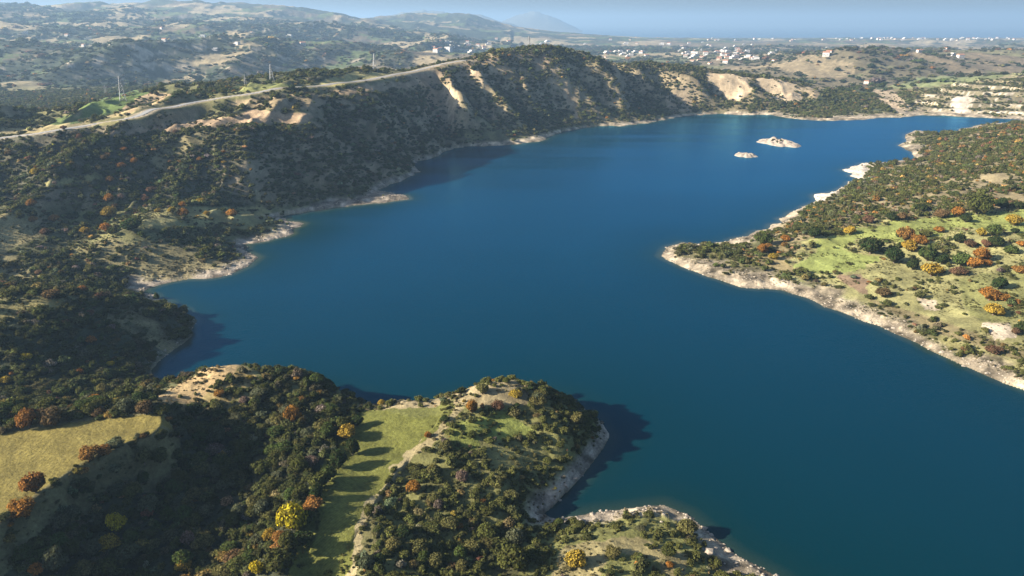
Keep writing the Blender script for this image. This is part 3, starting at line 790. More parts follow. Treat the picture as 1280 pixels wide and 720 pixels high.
def tints(n_, aut, rr_):
    """foliage albedo: evergreen, olive, grey green, bare twigs and autumn colours"""
    base = np.array([[.030, .046, .016], [.042, .058, .020], [.075, .080, .026], [.085, .095, .055], [.115, .100, .075], [.055, .062, .028], [.13, .12, .05]])
    w_ = np.array([.25, .22, .16, .12, .10, .11, .04])
    c_ = base[rr_.choice(len(base), n_, p=w_)]
    au = np.array([[.26, .13, .035], [.26, .18, .045], [.15, .075, .045], [.17, .115, .055], [.21, .15, .055]])
    k_ = rr_.random(n_) < aut
    c_[k_] = au[rr_.choice(len(au), int(k_.sum()), p=[.22, .2, .2, .22, .16])]
    return c_ * np.exp(.36 * rr_.normal(size=(n_, 1))) * (1 + .08 * rr_.normal(size=(n_, 3)))

def sample(G, x, y): return height(x, y, G)

# ---- candidates: uniform over land near the lake
def scatter(y0, y1, spacing, umax, rr_):
    area = umax * (y1 * y1 - y0 * y0)
    n_ = int(area / spacing ** 2)
    y = np.sqrt(y0 * y0 + rr_.random(n_) * (y1 * y1 - y0 * y0)); u = (rr_.random(n_) * 2 - 1) * umax
    return u * y, y
VISF = VIS.astype(float)
# visibility with slack: things a few metres tall behind a crest still show
run2 = np.maximum.accumulate(SL, axis=0)
HID = (run2 - SL) * Y            # metres a point would have to rise to be seen
pts = []
for (y0, y1, sp, um) in [(78, 330, 1.7, 1.0), (330, 700, 2.2, .82), (700, 1500, 3.5, .76)]:
    x, y = scatter(y0, y1, sp, um, rng)
    dn = sample(DEN, x, y); cl_ = fbm(x / 7, y / 7, 301, 2) * .3 + fbm(x / 22, y / 22, 305, 2) * .45
    hid = sample(HID, x, y)
    keep = (rng.random(len(x)) < dn * .85 + cl_ * (dn > .05)) & (hid < 9) & (dn > .015)
    x, y, dn = x[keep], y[keep], dn[keep]
    au = sample(AUT, x, y)
    base = {78: 1.2, 330: 1.5, 700: 2.2}[y0]
    s = base * np.exp(rng.normal(size=len(x)) * .38) * (.8 + .35 * np.clip(dn, 0, 1.2))
    if y0 == 78: s = s * np.where(x / y > -.24, .82, 1.0)
    s = np.minimum(s, 3.4 if y0 < 700 else 4.2)
    pts.append((x, y, s, au))
x = np.concatenate([p[0] for p in pts]); y = np.concatenate([p[1] for p in pts]); s = np.concatenate([p[2] for p in pts]); au = np.concatenate([p[3] for p in pts])
z = height(x, y)
tint = tints(len(x), au, rng)
ol = np.where((y < 330) & (x / y > -.22), .80, np.where(y < 330, .34, np.where(x / y > .25, .42, np.where(y > 950, .4, .3))))  # less olive on the ravine side, painting deeper shade into the leaves
ol = np.clip(ol * (.4 + 1.2 * rng.random(len(x))), 0, .9)
evg = tint.max(axis=1) < .15
olc = np.array([[.122, .13, .036]]) * (.8 + .4 * rng.random((len(x), 1)))
tint = np.where(evg[:, None], tint * (1 - ol[:, None]) + olc * ol[:, None], tint)
# keep clear of the shore ring
ok = z > .8
x, y, z, s, tint, au = x[ok], y[ok], z[ok], s[ok], tint[ok], au[ok]

# ------------------------------------------------------------------ trees one can tell apart
G_ = 'dark green'; COLS = {
 'G': ('dark green', (.026, .045, .014)), 'O': ('olive green', (.075, .082, .022)), 'S': ('grey green', (.09, .10, .055)), 'L': ('mid green', (.06, .085, .022)),
 'W': ('yellowish olive', (.13, .122, .042)), 'R': ('rust red', (.14, .075, .045)), 'N': ('orange', (.33, .15, .03)), 'Y': ('golden', (.33, .23, .035)), 'B': ('brown', (.15, .095, .045)), 'P': ('pinkish grey', (.17, .125, .10)),
 'K': ('yellow', (.40, .31, .02)), 'D': ('orange brown', (.27, .13, .035))}
# picture x, y of the crown's middle, its width there, colour
TR = [
 # right peninsula
 (1087,309,30,'G'),(1117,322,25,'G'),(1140,333,16,'G'),(1158,319,26,'L'),(1178,326,17,'G'),(1201,326,22,'L'),(1149,300,20,'N'),(1136,308,20,'Y'),
 (1132,295,22,'D'),(1157,293,15,'O'),(1164,338,26,'Y'),(1103,366,19,'B'),(1062,289,16,'Y'),(1173,287,14,'N'),(1199,300,15,'G'),(1216,330,19,'N'),
 (1234,329,11,'N'),(1197,339,18,'R'),(1249,356,19,'G'),(1236,369,24,'N'),(1250,371,16,'N'),(1241,387,24,'Y'),(1240,437,17,'R'),(1277,410,17,'G'),(1269,415,10,'R'),
 (1196,267,15,'N'),(1207,274,14,'G'),(1221,260,28,'O'),(1176,267,18,'B'),(1151,259,16,'G'),(1127,271,14,'B'),(1114,272,15,'G'),(1084,275,15,'R'),
 (1017,292,18,'G'),(954,300,24,'L'),(953,312,15,'N'),(960,307,12,'D'),(966,320,14,'Y'),(982,298,13,'N'),(1267,277,19,'Y'),(1268,289,11,'G'),
 (1244,302,18,'G'),(1226,320,20,'N'),(1264,312,17,'L'),(1276,305,12,'N'),(1227,364,10,'B'),(1251,257,14,'G'),(1240,290,17,'L'),(1212,305,15,'R'),
 (1226,292,12,'Y'),(1274,337,15,'D'),(1273,258,12,'G'),(1232,306,12,'R'),
 # near ravine, left hill and field edge
 (365,650,42,'K'),(350,701,36,'O'),(148,660,24,'K'),(210,647,19,'L'),(200,571,23,'O'),(367,522,22,'N'),(30,637,27,'N'),(45,608,29,'D'),(113,567,24,'D'),
 (132,563,18,'D'),(36,528,23,'D'),(65,524,26,'B'),(181,512,20,'B'),(119,497,15,'N'),(391,632,24,'D'),(400,603,26,'O'),(365,619,20,'L'),(328,584,26,'O'),
 (282,607,22,'S'),(237,677,18,'P'),(91,691,20,'O'),(70,708,26,'S'),(47,714,19,'N'),(323,713,19,'K'),(389,577,19,'P'),(274,491,14,'N'),
 (313,471,11,'Y'),(120,661,14,'O'),(245,516,22,'G'),(272,548,24,'S'),(306,500,14,'P'),(330,485,13,'O'),(258,640,22,'S'),(300,640,20,'S'),(180,600,16,'L'),
 # strip field knoll
 (434,542,26,'Y'),(441,562,22,'G'),(424,578,24,'G'),(410,596,22,'L'),(376,672,28,'G'),(360,682,24,'O'),(447,528,18,'G'),(396,620,20,'G'),(384,648,24,'L'),(350,672,20,'D'),(517,610,20,'N'),(535,544,11,'N'),(574,656,12,'N'),(623,507,18,'R'),(645,492,20,'Y'),(590,511,18,'N'),(477,503,12,'Y'),(549,488,17,'G'),
 (529,699,18,'L'),(640,696,46,'O'),(699,652,15,'L'),(718,699,30,'Y'),(596,613,13,'O'),(578,595,20,'P'),(650,623,16,'O'),(556,522,13,'G'),(590,543,15,'O'),
 (837,706,11,'N'),(835,689,20,'O'),(560,488,14,'G'),(633,475,12,'O'),(475,700,22,'G'),(462,640,16,'O'),(646,506,10,'G'),(700,555,14,'O'),(685,575,14,'O'),
 (505,668,20,'G'),(548,632,16,'P'),(610,640,18,'O'),(575,690,20,'L'),
 # left shore
 (137,249,13,'N'),(137,268,18,'Y'),(92,269,16,'G'),(165,281,24,'G'),(114,270,17,'G'),(134,287,14,'N'),(107,289,13,'Y'),(68,275,12,'N'),(42,274,12,'D'),
 (197,263,8,'Y'),(230,267,14,'N'),(216,263,11,'Y'),(229,256,9,'N'),(259,267,10,'Y'),(252,250,11,'Y'),(290,266,14,'N'),(183,250,11,'R'),(152,247,10,'P'),
 (40,255,12,'D'),(57,290,12,'R'),(65,368,21,'B'),(76,370,13,'G'),(115,426,12,'N'),(33,447,15,'K'),(139,455,10,'K'),(113,392,10,'R'),(8,475,14,'Y'),
 (196,371,9,'L'),(103,361,13,'D'),(155,187,9,'N'),(152,207,12,'D'),(168,203,9,'N'),(190,238,14,'R'),(280,190,7,'N'),(280,203,8,'Y'),(220,165,8,'R'),
 (250,199,9,'D'),(12,192,10,'B'),(100,173,9,'R'),(80,160,8,'R'),(45,215,12,'Y'),(138,225,11,'D'),(130,198,9,'B'),
 (569,90,9,'G'),(592,86,9,'G'),
]
ind = []      # (x, y, crown radius, colour key, px, py)
for px, py, w_, ck in TR:
    h_ = first_hit(px, py + w_ * .28)
    if h_ is None or height(*h_) < .2: 
        h_ = first_hit(px, py + w_ * .1) or h_
    dd = math.hypot(h_[0], h_[1], CAMH - float(height(*h_)))
    r0 = w_ / 2 / F * dd * .95
    ind.append([h_[0], h_[1], r0, ck, px, py, w_])
ix = np.array([i[0] for i in ind]); iy = np.array([i[1] for i in ind]); ir = np.array([i[2] for i in ind])
# nothing grows through a tree, nor on its viewing side over it
keep = np.ones(len(x), bool)
for a_, b_, c_ in zip(ix, iy, ir):
    keep &= (x - a_) ** 2 + (y - b_) ** 2 > (c_ * .95 + s * .35) ** 2
x, y, z, s, tint, au = x[keep], y[keep], z[keep], s[keep], tint[keep], au[keep]
# the largest shrubs in view become things of their own
ppx, ppy = project(x, y, z + s * .5)
psz = s * 2 / np.sqrt(x * x + y * y + (CAMH - z) ** 2) * F
hid = sample(HID, x, y)
inv = (ppx > 4) & (ppx < 1276) & (ppy > 4) & (ppy < 716) & (hid < .3 * s)
score = np.where(inv, psz, 0)
order = np.argsort(-score)
NEXTRA = 296 - len(ind)
pick = order[:NEXTRA]
CKV = {k_: np.array(v[1]) for k_, v in COLS.items()}
for i in pick:
    c_ = tint[i]
    best = min([k_ for k_ in CKV if (k_ in 'GOSLW') == (c_[0] < .15 or c_[0] < c_[1] * 1.25)], key=lambda k_: float(np.abs(np.log(CKV[k_] / np.maximum(c_, 1e-3))).sum()))
    ind.append([x[i], y[i], s[i], best, float(ppx[i]), float(ppy[i]), float(psz[i])])
kp = np.ones(len(x), bool); kp[pick] = False
x, y, z, s, tint = x[kp], y[kp], z[kp], s[kp], tint[kp]

# where each stands, in words
REG = [
 ([(0,540),(100,526),(216,514),(222,535),(130,575),(50,625),(40,655),(0,660)], 'beside the ploughed field'),
 ([(0,500),(215,495),(216,516),(100,528),(0,542)], 'in the field hedge'),
 ([(440,500),(570,495),(580,515),(520,590),(455,690),(420,720),(370,720),(410,600),(425,540)], 'along the grassy strip field'),
 ([(200,500),(262,450),(380,450),(450,500),(440,530),(215,530)], 'on the rounded hill above the ravine'),
 ([(0,640),(220,520),(445,520),(420,610),(380,720),(0,720)], 'in the shaded ravine'),
 ([(640,640),(700,640),(960,640),(980,720),(620,720),(620,665)], 'on the lowest cape'),
 ([(560,500),(600,465),(680,470),(720,510),(640,520)], 'on the crest of the knoll'),
 ([(420,500),(770,500),(770,560),(640,650),(620,720),(400,720)], 'on the scrubby knoll slope'),
 ([(0,370),(260,360),(260,480),(0,505)], 'on the dark slope above the cove'),
 ([(0,240),(400,240),(400,370),(0,372)], 'on the low shelves by the coves'),
 ([(0,140),(560,140),(560,240),(0,242)], 'on the hillside below the road'),
 ([(400,40),(1000,40),(1000,170),(400,170)], 'on the ridge across the lake'),
 ([(900,240),(1000,285),(1000,340),(850,340)], 'near the peninsula tip'),
 ([(1000,200),(1290,150),(1290,262),(1000,292)], 'in the scrub beyond the meadow'),
 ([(990,258),(1290,258),(1290,345),(1100,345),(990,345)], 'on the green meadow'),
 ([(990,345),(1290,345),(1290,500),(990,400)], 'on the meadow edge above the shore')]
def region(px, py):
    for pl, t_ in REG:
        if in_poly(np.array([px]), np.array([py]), pl)[0]: return t_
    return 'on the scrubby hillside'
def sizew(w_): return 'large' if w_ > 25 else 'medium' if w_ > 17 else 'small' if w_ > 11 else 'tiny'
ORD = ['first', 'second', 'third', 'fourth', 'fifth', 'sixth', 'seventh', 'eighth', 'ninth', 'tenth', 'eleventh', 'twelfth', 'thirteenth', 'fourteenth', 'fifteenth',
       'sixteenth', 'seventeenth', 'eighteenth', 'nineteenth', 'twentieth']
recs = []
for i, t_ in enumerate(ind):
    nm = 'tree' if (i < len(TR) and t_[6] > 15) else 'shrub'
    recs.append(dict(nm=nm, col=COLS[t_[3]][0], sz=sizew(t_[6]), reg=region(t_[4], t_[5]), px=t_[4], py=t_[5], w=t_[6]))
marks = [r_ for i, r_ in enumerate(recs) if i < len(TR) and r_['col'] in ('orange', 'golden', 'yellow', 'rust red', 'orange brown')] 
for r_ in recs:
    near_ = sorted((q for q in marks if q is not r_), key=lambda q: (q['px'] - r_['px']) ** 2 + (q['py'] - r_['py']) ** 2)[0]
    dx_, dy_ = r_['px'] - near_['px'], r_['py'] - near_['py']
    d_ = math.hypot(dx_, dy_)
    if abs(dx_) > 1.3 * abs(dy_): rel = 'right of' if dx_ > 0 else 'left of'
    else: rel = 'in front of' if dy_ > 0 else 'behind'
    if d_ < 34: r_['rel'] = f"{rel} {'an' if near_['col'][0] in 'o' else 'a'} {near_['col']} {near_['nm']}"
    else: r_['rel'] = ''
    r_['lab'] = f"{r_['sz']} {r_['col']} {r_['nm']} {r_['reg']}"
from collections import defaultdict
g_ = defaultdict(list)
for r_ in recs: g_[r_['lab']].append(r_)
for k_, v_ in list(g_.items()):
    if len(v_) > 1:
        for r_ in v_:
            if r_['rel']:
                r_['lab'] = k_ + ', ' + r_['rel']
                if len(r_['lab'].split()) > 14: r_['lab'] = r_['lab'].replace('in the hedge behind the ploughed field', 'in the field hedge')
g_ = defaultdict(list)
for r_ in recs: g_[r_['lab']].append(r_)
for k_, v_ in g_.items():
    if len(v_) > 1:
        v_.sort(key=lambda r_: r_['px'])
        for j, r_ in enumerate(v_):
            o_ = 'leftmost' if j == 0 else 'rightmost' if j == len(v_) - 1 else ORD[j] + '-from-left'
            r_['lab'] = (o_ + ' ' + k_).replace('in the hedge behind the ploughed field', 'in the field hedge')
seen = set()
for r_ in recs:
    if len(r_['lab'].replace('-', ' ').split()) > 16: r_['lab'] = r_['lab'].replace(r_['sz'] + ' ', '', 1)
for r_ in recs:
    import re
    if len(re.findall(r'[a-z]+', r_['lab'])) > 16: r_['lab'] = r_['lab'].replace('on the low shelves by the coves', 'by the coves').replace('in the scrub beyond the meadow', 'beyond the meadow').replace('along the grassy strip field', 'by the strip field').replace('on the scrubby knoll slope', 'on the knoll slope').replace('on the rounded hill above the ravine', 'on the rounded hill').replace('on the meadow edge above the shore', 'above the shore').replace('on the dark slope above the cove', 'above the cove')
for r_ in recs:
    assert r_['lab'] not in seen, r_['lab']; seen.add(r_['lab'])

rt = random.Random(5)
for r_ in recs:
    if len(r_['lab'].split()) > 16: print('LONG', r_['lab'])
for t_, r_ in zip(ind, recs):
    e = bpy.data.objects.new(r_['nm'], None); COL.objects.link(e)
    zz = float(height(t_[0], t_[1]))
    e.location = (t_[0], t_[1], zz); e.rotation_euler = (0, 0, rt.random() * 6.28)
    sc_ = t_[2]
    e.scale = (sc_ * (.94 + .16 * rt.random()), sc_ * (.94 + .16 * rt.random()), sc_ * (.85 + .3 * rt.random()) * (1.3 if r_['nm'] == 'tree' and t_[1] < 280 and t_[0] < 0 else 1))
    e['label'] = r_['lab']; e['category'] = r_['nm']
    e['group'] = ('trees ' if r_['nm'] == 'tree' else 'shrubs ') + 'around the reservoir'
    cone = abs(t_[4] - 196) < 1 and abs(t_[5] - 371) < 1
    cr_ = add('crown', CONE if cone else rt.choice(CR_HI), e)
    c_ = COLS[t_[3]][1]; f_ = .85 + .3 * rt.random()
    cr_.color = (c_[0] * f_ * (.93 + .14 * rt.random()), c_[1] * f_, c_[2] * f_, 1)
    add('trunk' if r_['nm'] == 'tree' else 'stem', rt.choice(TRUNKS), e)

# ------------------------------------------------------------------ scrub: everything nobody could count
# far country: woods and groves on the hills behind
fx, fy = scatter(1500, 5200, 17.0, .78, rng)
dn = sample(DEN, fx, fy); hid = sample(HID, fx, fy)
keep = (rng.random(len(fx)) < dn * 1.1 + fbm(fx / 60, fy / 60, 401, 2) * .3) & (hid < 12) & (dn > .03)
fx, fy = fx[keep], fy[keep]
fs = (4.0 + fy / 900) * np.exp(rng.normal(size=len(fx)) * .35); fz = height(fx, fy)
ft = tints(len(fx), .06, rng)
# low tufts and dwarf shrubs on the open ground
gx_, gy_ = scatter(80, 520, 1.35, .92, rng)
hid = sample(HID, gx_, gy_); gz_ = height(gx_, gy_)
inf_ = sample(np.maximum(INF * 1.0, crop), gx_, gy_)
keep = (hid < 1) & (gz_ > 1.6) & (inf_ < .02) & (rng.random(len(gx_)) < np.where(gx_ / gy_ > .3, .22, .55) + .6 * fbm(gx_ / 12, gy_ / 12, 501, 2)) & (project(gx_, gy_, gz_)[0] > -40) & (project(gx_, gy_, gz_)[0] < 1320)
gx_, gy_, gz_ = gx_[keep], gy_[keep], gz_[keep]
gc_ = np.stack([height(gx_, gy_, ALB[..., i_]) for i_ in range(3)], 1)
gmx = rng.random((len(gx_), 1)) * .7
gt_ = gc_ * (1 - gmx) * .85 + gmx * np.array([[.10, .10, .04]])
fx = np.concatenate([fx, gx_]); fy = np.concatenate([fy, gy_]); fz = np.concatenate([fz, gz_])
fs = np.concatenate([fs, .42 * np.exp(rng.normal(size=len(gx_)) * .35)]); ft = np.vstack([ft, gt_])
# a few bushes on the larger islet
ia = rng.random(26) * 6.28; iq = np.sqrt(rng.random(26)) * .55
sx_, sy_ = I1[0] + I1[2] * iq * np.cos(ia), I1[1] + I1[3] * iq * np.sin(ia)
sz_ = 4.2 * (1 - iq ** 2) - .3; ss_ = .9 + rng.random(26) * .8
xx = np.concatenate([x, fx, sx_]); yy = np.concatenate([y, fy, sy_]); zz = np.concatenate([z, fz, sz_]); ss = np.concatenate([s, fs, ss_])
tt = np.vstack([tint, ft, tints(26, .3, rng)])
nearm = (yy < 420) & (ss > .7)
idx = np.where(nearm, rng.integers(0, 4, len(xx)), rng.integers(4, 7, len(xx)))
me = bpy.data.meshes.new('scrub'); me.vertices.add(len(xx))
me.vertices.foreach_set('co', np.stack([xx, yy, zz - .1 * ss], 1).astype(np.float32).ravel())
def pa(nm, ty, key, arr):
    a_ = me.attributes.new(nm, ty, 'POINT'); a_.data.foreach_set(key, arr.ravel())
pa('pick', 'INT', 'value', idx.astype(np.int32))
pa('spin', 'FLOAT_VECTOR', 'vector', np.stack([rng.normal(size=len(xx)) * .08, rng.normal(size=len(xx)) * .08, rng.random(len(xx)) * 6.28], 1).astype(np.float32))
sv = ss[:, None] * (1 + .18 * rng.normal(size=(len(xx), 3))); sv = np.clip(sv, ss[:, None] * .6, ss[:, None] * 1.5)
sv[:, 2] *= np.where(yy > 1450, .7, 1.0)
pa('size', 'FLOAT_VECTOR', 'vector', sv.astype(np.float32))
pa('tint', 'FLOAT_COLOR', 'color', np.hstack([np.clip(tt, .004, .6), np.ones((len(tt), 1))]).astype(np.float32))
scrub = add('scrub', me); struct(scrub, 'stuff', 'dense evergreen and autumn scrub covering the slopes around the lake')
ng = bpy.data.node_groups.new('scatter_scrub', 'GeometryNodeTree')
ng.interface.new_socket('Geometry', in_out='INPUT', socket_type='NodeSocketGeometry'); ng.interface.new_socket('Geometry', in_out='OUTPUT', socket_type='NodeSocketGeometry')
gi = ng.nodes.new('NodeGroupInput'); go = ng.nodes.new('NodeGroupOutput'); ip = ng.nodes.new('GeometryNodeInstanceOnPoints'); ci = ng.nodes.new('GeometryNodeCollectionInfo')
ci.inputs['Collection'].default_value = src; ci.inputs['Separate Children'].default_value = True; ci.inputs['Reset Children'].default_value = True
def na_(nm, ty):
    q_ = ng.nodes.new('GeometryNodeInputNamedAttribute'); q_.data_type = ty; q_.inputs['Name'].default_value = nm
    return [s_ for s_ in q_.outputs if s_.enabled][0]
ng.links.new(gi.outputs[0], ip.inputs['Points']); ng.links.new(ci.outputs[0], ip.inputs['Instance']); ip.inputs['Pick Instance'].default_value = True
ng.links.new(na_('pick', 'INT'), ip.inputs['Instance Index']); ng.links.new(na_('spin', 'FLOAT_VECTOR'), ip.inputs['Rotation']); ng.links.new(na_('size', 'FLOAT_VECTOR'), ip.inputs['Scale'])
ng.links.new(ip.outputs[0], go.inputs[0])
md = scrub.modifiers.new('scatter', 'NODES'); md.node_group = ng
print('scrub instances', len(xx))

# ------------------------------------------------------------------ shore stones (rubble nobody could count)
STM = simple('shore_stone', (.34, .29, .225), .9, .35, .6)
def stone(seed):
    r_ = np.random.default_rng(seed); b2 = bmesh.new(); bmesh.ops.create_icosphere(b2, subdivisions=1, radius=1)
    for v_ in b2.verts: v_.co *= 1 + .22 * r_.normal(); v_.co.z *= .55
    me_ = bpy.data.meshes.new('stone'); b2.to_mesh(me_); b2.free(); me_.materials.append(STM); return me_
ssrc = bpy.data.collections.new('stone_sources')
for i in range(3): ssrc.objects.link(bpy.data.objects.new('stone_shape_%d' % i, stone(i)))
k_ = rng.integers(0, len(SH) - 1, 26000); t_ = rng.random(26000)[:, None]
lens = np.linalg.norm(np.diff(SH, axis=0), axis=1); k_ = rng.choice(len(SH) - 1, 26000, p=lens / lens.sum())
p_ = SH[k_] * (1 - t_) + SH[k_ + 1] * t_ + rng.normal(size=(26000, 2)) * 9
okp = (p_[:, 1] > 85) & (p_[:, 1] < 900) & (np.abs(p_[:, 0] / np.maximum(p_[:, 1], 1)) < 1)
p_ = p_[okp]; zs = height(p_[:, 0], p_[:, 1]); okp = (zs > -.25) & (zs < 3.0) & (sample(HID, p_[:, 0], p_[:, 1]) < 2); p_ = p_[okp]; zs = zs[okp]
me = bpy.data.meshes.new('rubble'); me.vertices.add(len(p_)); me.vertices.foreach_set('co', np.stack([p_[:, 0], p_[:, 1], zs], 1).astype(np.float32).ravel())
pa('pick', 'INT', 'value', rng.integers(0, 3, len(p_)).astype(np.int32))
pa('spin', 'FLOAT_VECTOR', 'vector', (rng.random((len(p_), 3)) * [.3, .3, 6.28]).astype(np.float32))
pa('size', 'FLOAT_VECTOR', 'vector', (np.exp(rng.normal(size=(len(p_), 1)) * .5) * .30 * np.ones((1, 3))).astype(np.float32))
rub = add('rubble', me); struct(rub, 'stuff', 'pale stones and rubble strewn along the bare lake shore')
ng2 = ng.copy(); [n_ for n_ in ng2.nodes if n_.type == 'COLLECTION_INFO'][0].inputs['Collection'].default_value = ssrc
rub.modifiers.new('scatter', 'NODES').node_group = ng2

# ------------------------------------------------------------------ buildings
WALL = simple('white_render', (.52, .50, .47), .8, .08, .4); WALL2 = simple('cream_render', (.60, .52, .42), .8, .1, .4)
TILE = simple('roof_tiles', (.36, .17, .10), .85, .25, 1.0); FLATR = simple('flat_roof', (.60, .58, .55), .85, .12, .6); GLS = simple('window_glass', (.04, .05, .06), .2, .1, 1)
def boxv(V_, F_, x0, x1, y0, y1, z0, z1):
    b0 = len(V_)
    V_ += [(x0, y0, z0), (x1, y0, z0), (x1, y1, z0), (x0, y1, z0), (x0, y0, z1), (x1, y0, z1), (x1, y1, z1), (x0, y1, z1)]
    F_ += [tuple(b0 + i for i in f) for f in ((0, 3, 2, 1), (4, 5, 6, 7), (0, 1, 5, 4), (1, 2, 6, 5), (2, 3, 7, 6), (3, 0, 4, 7))]
def bx(nm, m_, *bs):
    V_, F_ = [], []
    for b_ in bs: boxv(V_, F_, *b_)
    return mesh_from(nm, V_, F_, m_)
HW = [bx('wall', WALL, (-6, 6, -4.5, 4.5, -2, 6)), bx('wall', WALL, (-8, 8, -5, 5, -2, 3.4), (-3, 8, -4.6, 4.6, 3.4, 6.6)), bx('wall', WALL2, (-5, 5, -5, 5, -2, 3.6))]
def gable(w_, d_, z0, hh):
    V_ = [(-w_, -d_, z0), (w_, -d_, z0), (w_, d_, z0), (-w_, d_, z0), (-w_ + .2, 0, z0 + hh), (w_ - .2, 0, z0 + hh)]
    return mesh_from('roof', V_, [(0, 1, 5, 4), (2, 3, 4, 5), (1, 2, 5), (3, 0, 4), (0, 3, 2, 1)], TILE)
HR = [gable(6.5, 5, 6.01, 2.2), bx('roof', FLATR, (-3.3, 8.3, -4.9, 4.9, 6.61, 6.9), (-8.3, -3.31, -5.3, 5.3, 3.41, 3.7)), gable(5.5, 5.5, 3.61, 1.9)]
HWIN = bx('window', GLS, (-1.2, 1.2, -.06, 0, 0, 1.3)); HDOOR = bx('door', BM, (-.6, .6, -.06, 0, 0, 2.1))
def crest_at(px):
    u = float(ray(px, 60)[0]); ys_ = np.linspace(1050, 1500, 400); zs_ = height(u * ys_, ys_)
    k_ = int(np.argmax((zs_ - CAMH) / ys_)); return u * ys_[k_], ys_[k_]
def house(px, py, kind, scl, label, grp, dpref=None, rot=None):
    h_ = crest_at(px) if py == 59 else first_hit(px, py)
    if h_ is None: return
    zz_ = float(height(*h_)); scl *= .85
    if zz_ < -58: return
    e = bpy.data.objects.new('house', None); COL.objects.link(e); e.location = (h_[0], h_[1], zz_); e.rotation_euler = (0, 0, rt.uniform(-.7, .7) if rot is None else rot)
    e.scale = (scl,) * 3; e['label'] = label; e['category'] = 'house'
    if grp: e['group'] = grp
    w_ = add('wall', HW[kind], e); add('roof', HR[kind], e)
    yf = -4.5 if kind == 0 else -5
    for xx_ in (-3.2, 3.2):
        q_ = add('window', HWIN, w_); q_.location = (xx_, yf, 1.0)
    q_ = add('door', HDOOR, w_); q_.location = (0, yf, 0)
    return e
house(684, 59, 1, .5, 'small white building on the crest of the ridge', None, rot=.1)
house(1083, 104.5, 0, 1.1, 'white farmhouse with red roof below the brown hills beyond the lake', None)
house(1090, 103, 2, 1.0, 'low cream farm building beside the white farmhouse beyond the lake', None)
house(110, 49.5, 1, 1.8, 'long white building on the wooded far slope', None)
house(84, 45.5, 0, 1.5, 'white house a little uphill from the long white building', None)
house(559, 63.5, 1, 3.0, 'largest white building of the village behind the ridge', None)
def cluster(n_, x0, x1, y0, y1, scl, label, grp):
    for i in range(n_):
        house(rt.uniform(x0, x1), rt.triangular(y0, y1, (y0 + y1) / 2), rt.choice([0, 1, 1, 2]), scl * rt.uniform(.7, 1.3), label, grp)
cluster(24, 535, 605, 48, 68, 1.5, 'small white village house scattered on the hill behind the ridge', 'village houses behind the ridge')
cluster(16, 745, 815, 62, 74, 1.6, 'small white house in the hamlet just over the ridge crest', 'hamlet houses over the crest')
cluster(70, 850, 945, 52, 84, 1.7, 'small white house of the valley town beyond the ridge', 'town houses in the valley')
cluster(55, 880, 1270, 46.5, 52, 2.2, 'pale block of the coastal town near the sea', 'coastal town buildings')
cluster(16, 600, 850, 45, 60, 2.0, 'pale building dotted over the hazy plain', 'buildings on the plain')
cluster(10, 950, 1270, 56, 80, 1.5, 'lone pale house on the brown hills beyond the lake', 'houses on the brown hills')
cluster(14, 20, 480, 18, 70, 1.5, 'lone pale house on the blue hazy hills', 'houses on the hazy hills')

# ------------------------------------------------------------------ pylons
STEEL = simple('galvanised_steel', (.28, .29, .30), .6, .08, 1, .4)
def bars(nm, segs, r0=.22):
    V_, F_ = [], []
    for p, q in segs:
        p = np.array(p, float); q = np.array(q, float); ax = q - p; ax /= np.linalg.norm(ax)
        e1 = np.cross(ax, (.31, .87, .37)); e1 /= np.linalg.norm(e1); e2 = np.cross(ax, e1); b0 = len(V_)
        for c_ in (p, q):
            for i in range(4):
                a_ = math.pi / 2 * i; V_.append(tuple(c_ + (e1 * math.cos(a_) + e2 * math.sin(a_)) * r0))
        F_ += [(b0 + i, b0 + (i + 1) % 4, b0 + 4 + (i + 1) % 4, b0 + 4 + i) for i in range(4)]
    return mesh_from(nm, V_, F_, STEEL)
def tw(z_): return 3.2 * (1 - z_ / 30) + .45
lv_ = [-1, 5, 10, 14.5, 18.5, 22, 25, 28, 30]
def corner(i, z_): return ((-1, 1, 1, -1)[i] * tw(z_), (-1, -1, 1, 1)[i] * tw(z_), z_)
PL = [bars('leg', [(corner(i, -1), corner(i, 30))], .3) for i in range(4)]
PB = bars('bracing', [(corner(i, a), corner((i + 1) % 4, b)) for a, b in zip(lv_[:-1], lv_[1:]) for i in range(4)] + [(corner(i, b), corner((i + 1) % 4, a)) for a, b in zip(lv_[:-1], lv_[1:]) for i in range(4)], .14)
PA = [bars('crossarm', [((-w_, 0, h_), (w_, 0, h_)), ((-w_, 0, h_), (-.5, 0, h_ + 1.6)), ((w_, 0, h_), (.5, 0, h_ + 1.6))], .22) for w_, h_ in ((6.5, 19), (5.5, 23), (4.5, 27))]
pyl = []
def pylon(px, py, hpx, label):
    h_ = crest_at(px) if py == 59.5 else first_hit(px, py)
    zz_ = float(height(*h_)); sc_ = hpx / F * h_[1] / 30
    e = bpy.data.objects.new('pylon', None); COL.objects.link(e); e.location = (h_[0], h_[1], zz_); e.scale = (sc_,) * 3; e.rotation_euler = (0, 0, .5)
    e['label'] = label; e['category'] = 'pylon'; e['group'] = 'power line pylons behind the road'
    for m_ in PL: add('leg', m_, e)
    add('bracing', PB, e)
    for m_ in PA: add('crossarm', m_, e)
    print('pylon', px, [round(c, 1) for c in e.location], sc_)
pylon(154, 126, 29, 'tall lattice pylon beside the green field behind the road')
pylon(133, 118, 11, 'small distant lattice pylon left of the tallest one')
pylon(307, 106, 12, 'lattice pylon by the yellow green hump at the road')
pylon(340, 102, 20, 'lattice pylon rising beyond the bend of the road')
pylon(469, 90, 21, 'lattice pylon where the road climbs the ridge')
pylon(661, 59.5, 12, 'lattice pylon on the ridge crest near the white building')

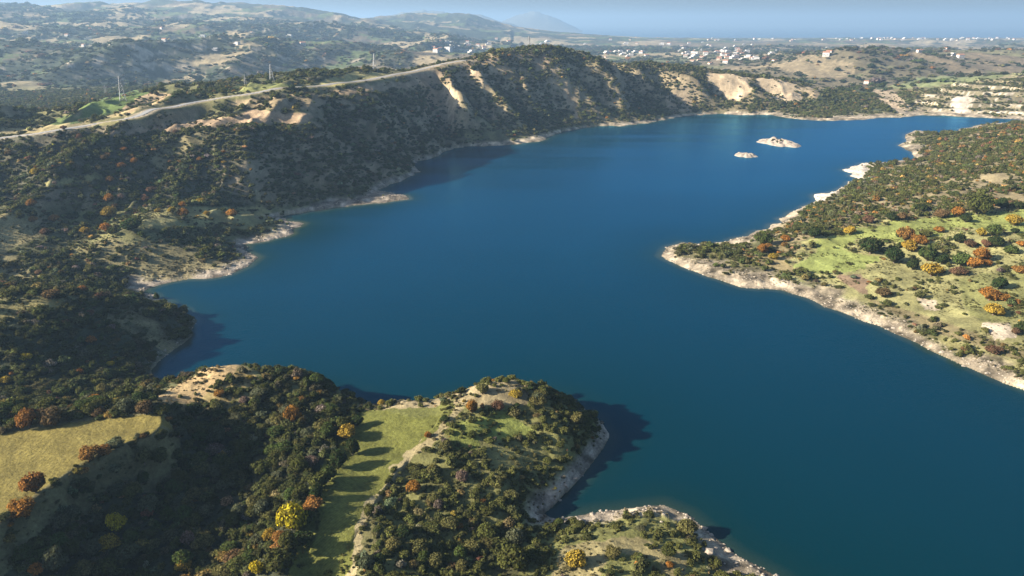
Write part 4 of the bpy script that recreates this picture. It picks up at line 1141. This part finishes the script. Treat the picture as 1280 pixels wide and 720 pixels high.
# ------------------------------------------------------------------ air
hz = bx('haze', WALL, (-76000, 76000, -60, 61000, -80, 460)); hz.materials.clear()
HZ, nt = mat('haze_air'); o = N(nt, 'ShaderNodeOutputMaterial'); pv = N(nt, 'ShaderNodeVolumePrincipled')
pv.inputs['Color'].default_value = (.44, .69, 1.0, 1); pv.inputs['Density'].default_value = .95e-4; pv.inputs['Anisotropy'].default_value = .2
L(nt, pv.outputs[0], o.inputs['Volume']); hz.materials.append(HZ)
ho = add('haze', hz); struct(ho, 'stuff', 'pale blue haze hanging over the distant country')

# ------------------------------------------------------------------ light
SUN_EL = R(24); SUN_AZ_TRAVEL = (1.0, .25)
w = bpy.data.worlds.new('World'); scene.world = w; w.use_nodes = True
nt = w.node_tree; nt.nodes.clear()
o = N(nt, 'ShaderNodeOutputWorld'); bg = N(nt, 'ShaderNodeBackground'); sk = N(nt, 'ShaderNodeTexSky'); sk.sky_type = 'NISHITA'; sk.sun_disc = False
sk.sun_elevation = SUN_EL
sunx, suny = -SUN_AZ_TRAVEL[0], -SUN_AZ_TRAVEL[1]
sk.sun_rotation = math.atan2(sunx, suny) % (2 * math.pi)
sk.air_density = 1.0; sk.dust_density = 2.6; sk.ozone_density = 4.0; sk.altitude = 200
bg.inputs['Strength'].default_value = .05
L(nt, sk.outputs[0], bg.inputs[0]); L(nt, bg.outputs[0], o.inputs[0])
sl = bpy.data.lights.new('sun', 'SUN'); sl.energy = 5.0; sl.angle = R(.5); sl.color = (1, .89, .74)
so = bpy.data.objects.new('sun', sl); COL.objects.link(so)
from mathutils import Vector
hl = math.hypot(*SUN_AZ_TRAVEL)
dv = Vector((SUN_AZ_TRAVEL[0] / hl * math.cos(SUN_EL), SUN_AZ_TRAVEL[1] / hl * math.cos(SUN_EL), -math.sin(SUN_EL)))
so.rotation_euler = dv.to_track_quat('-Z', 'Y').to_euler(); so.location = (-200, 100, 400)

# ------------------------------------------------------------------ camera
cd = bpy.data.cameras.new('camera'); cd.sensor_width = 36; cd.lens = 36 * F / 1280; cd.clip_start = 1; cd.clip_end = 200000
co = bpy.data.objects.new('camera', cd); COL.objects.link(co); co.location = (0, 0, CAMH); co.rotation_euler = (R(90) - PITCH, 0, 0)
scene.camera = co
vs = scene.view_settings; vs.view_transform = 'Standard'; vs.look = 'None'; vs.exposure = 1.5; vs.gamma = 1; vs.use_curve_mapping = False
cy = scene.cycles
cy.max_bounces = 5; cy.diffuse_bounces = 1; cy.glossy_bounces = 2; cy.transmission_bounces = 2; cy.volume_bounces = 0; cy.transparent_max_bounces = 8
cy.use_denoising = True
try: cy.denoiser = 'OPENIMAGEDENOISE'
except Exception: pass
cy.sample_clamp_indirect = 4
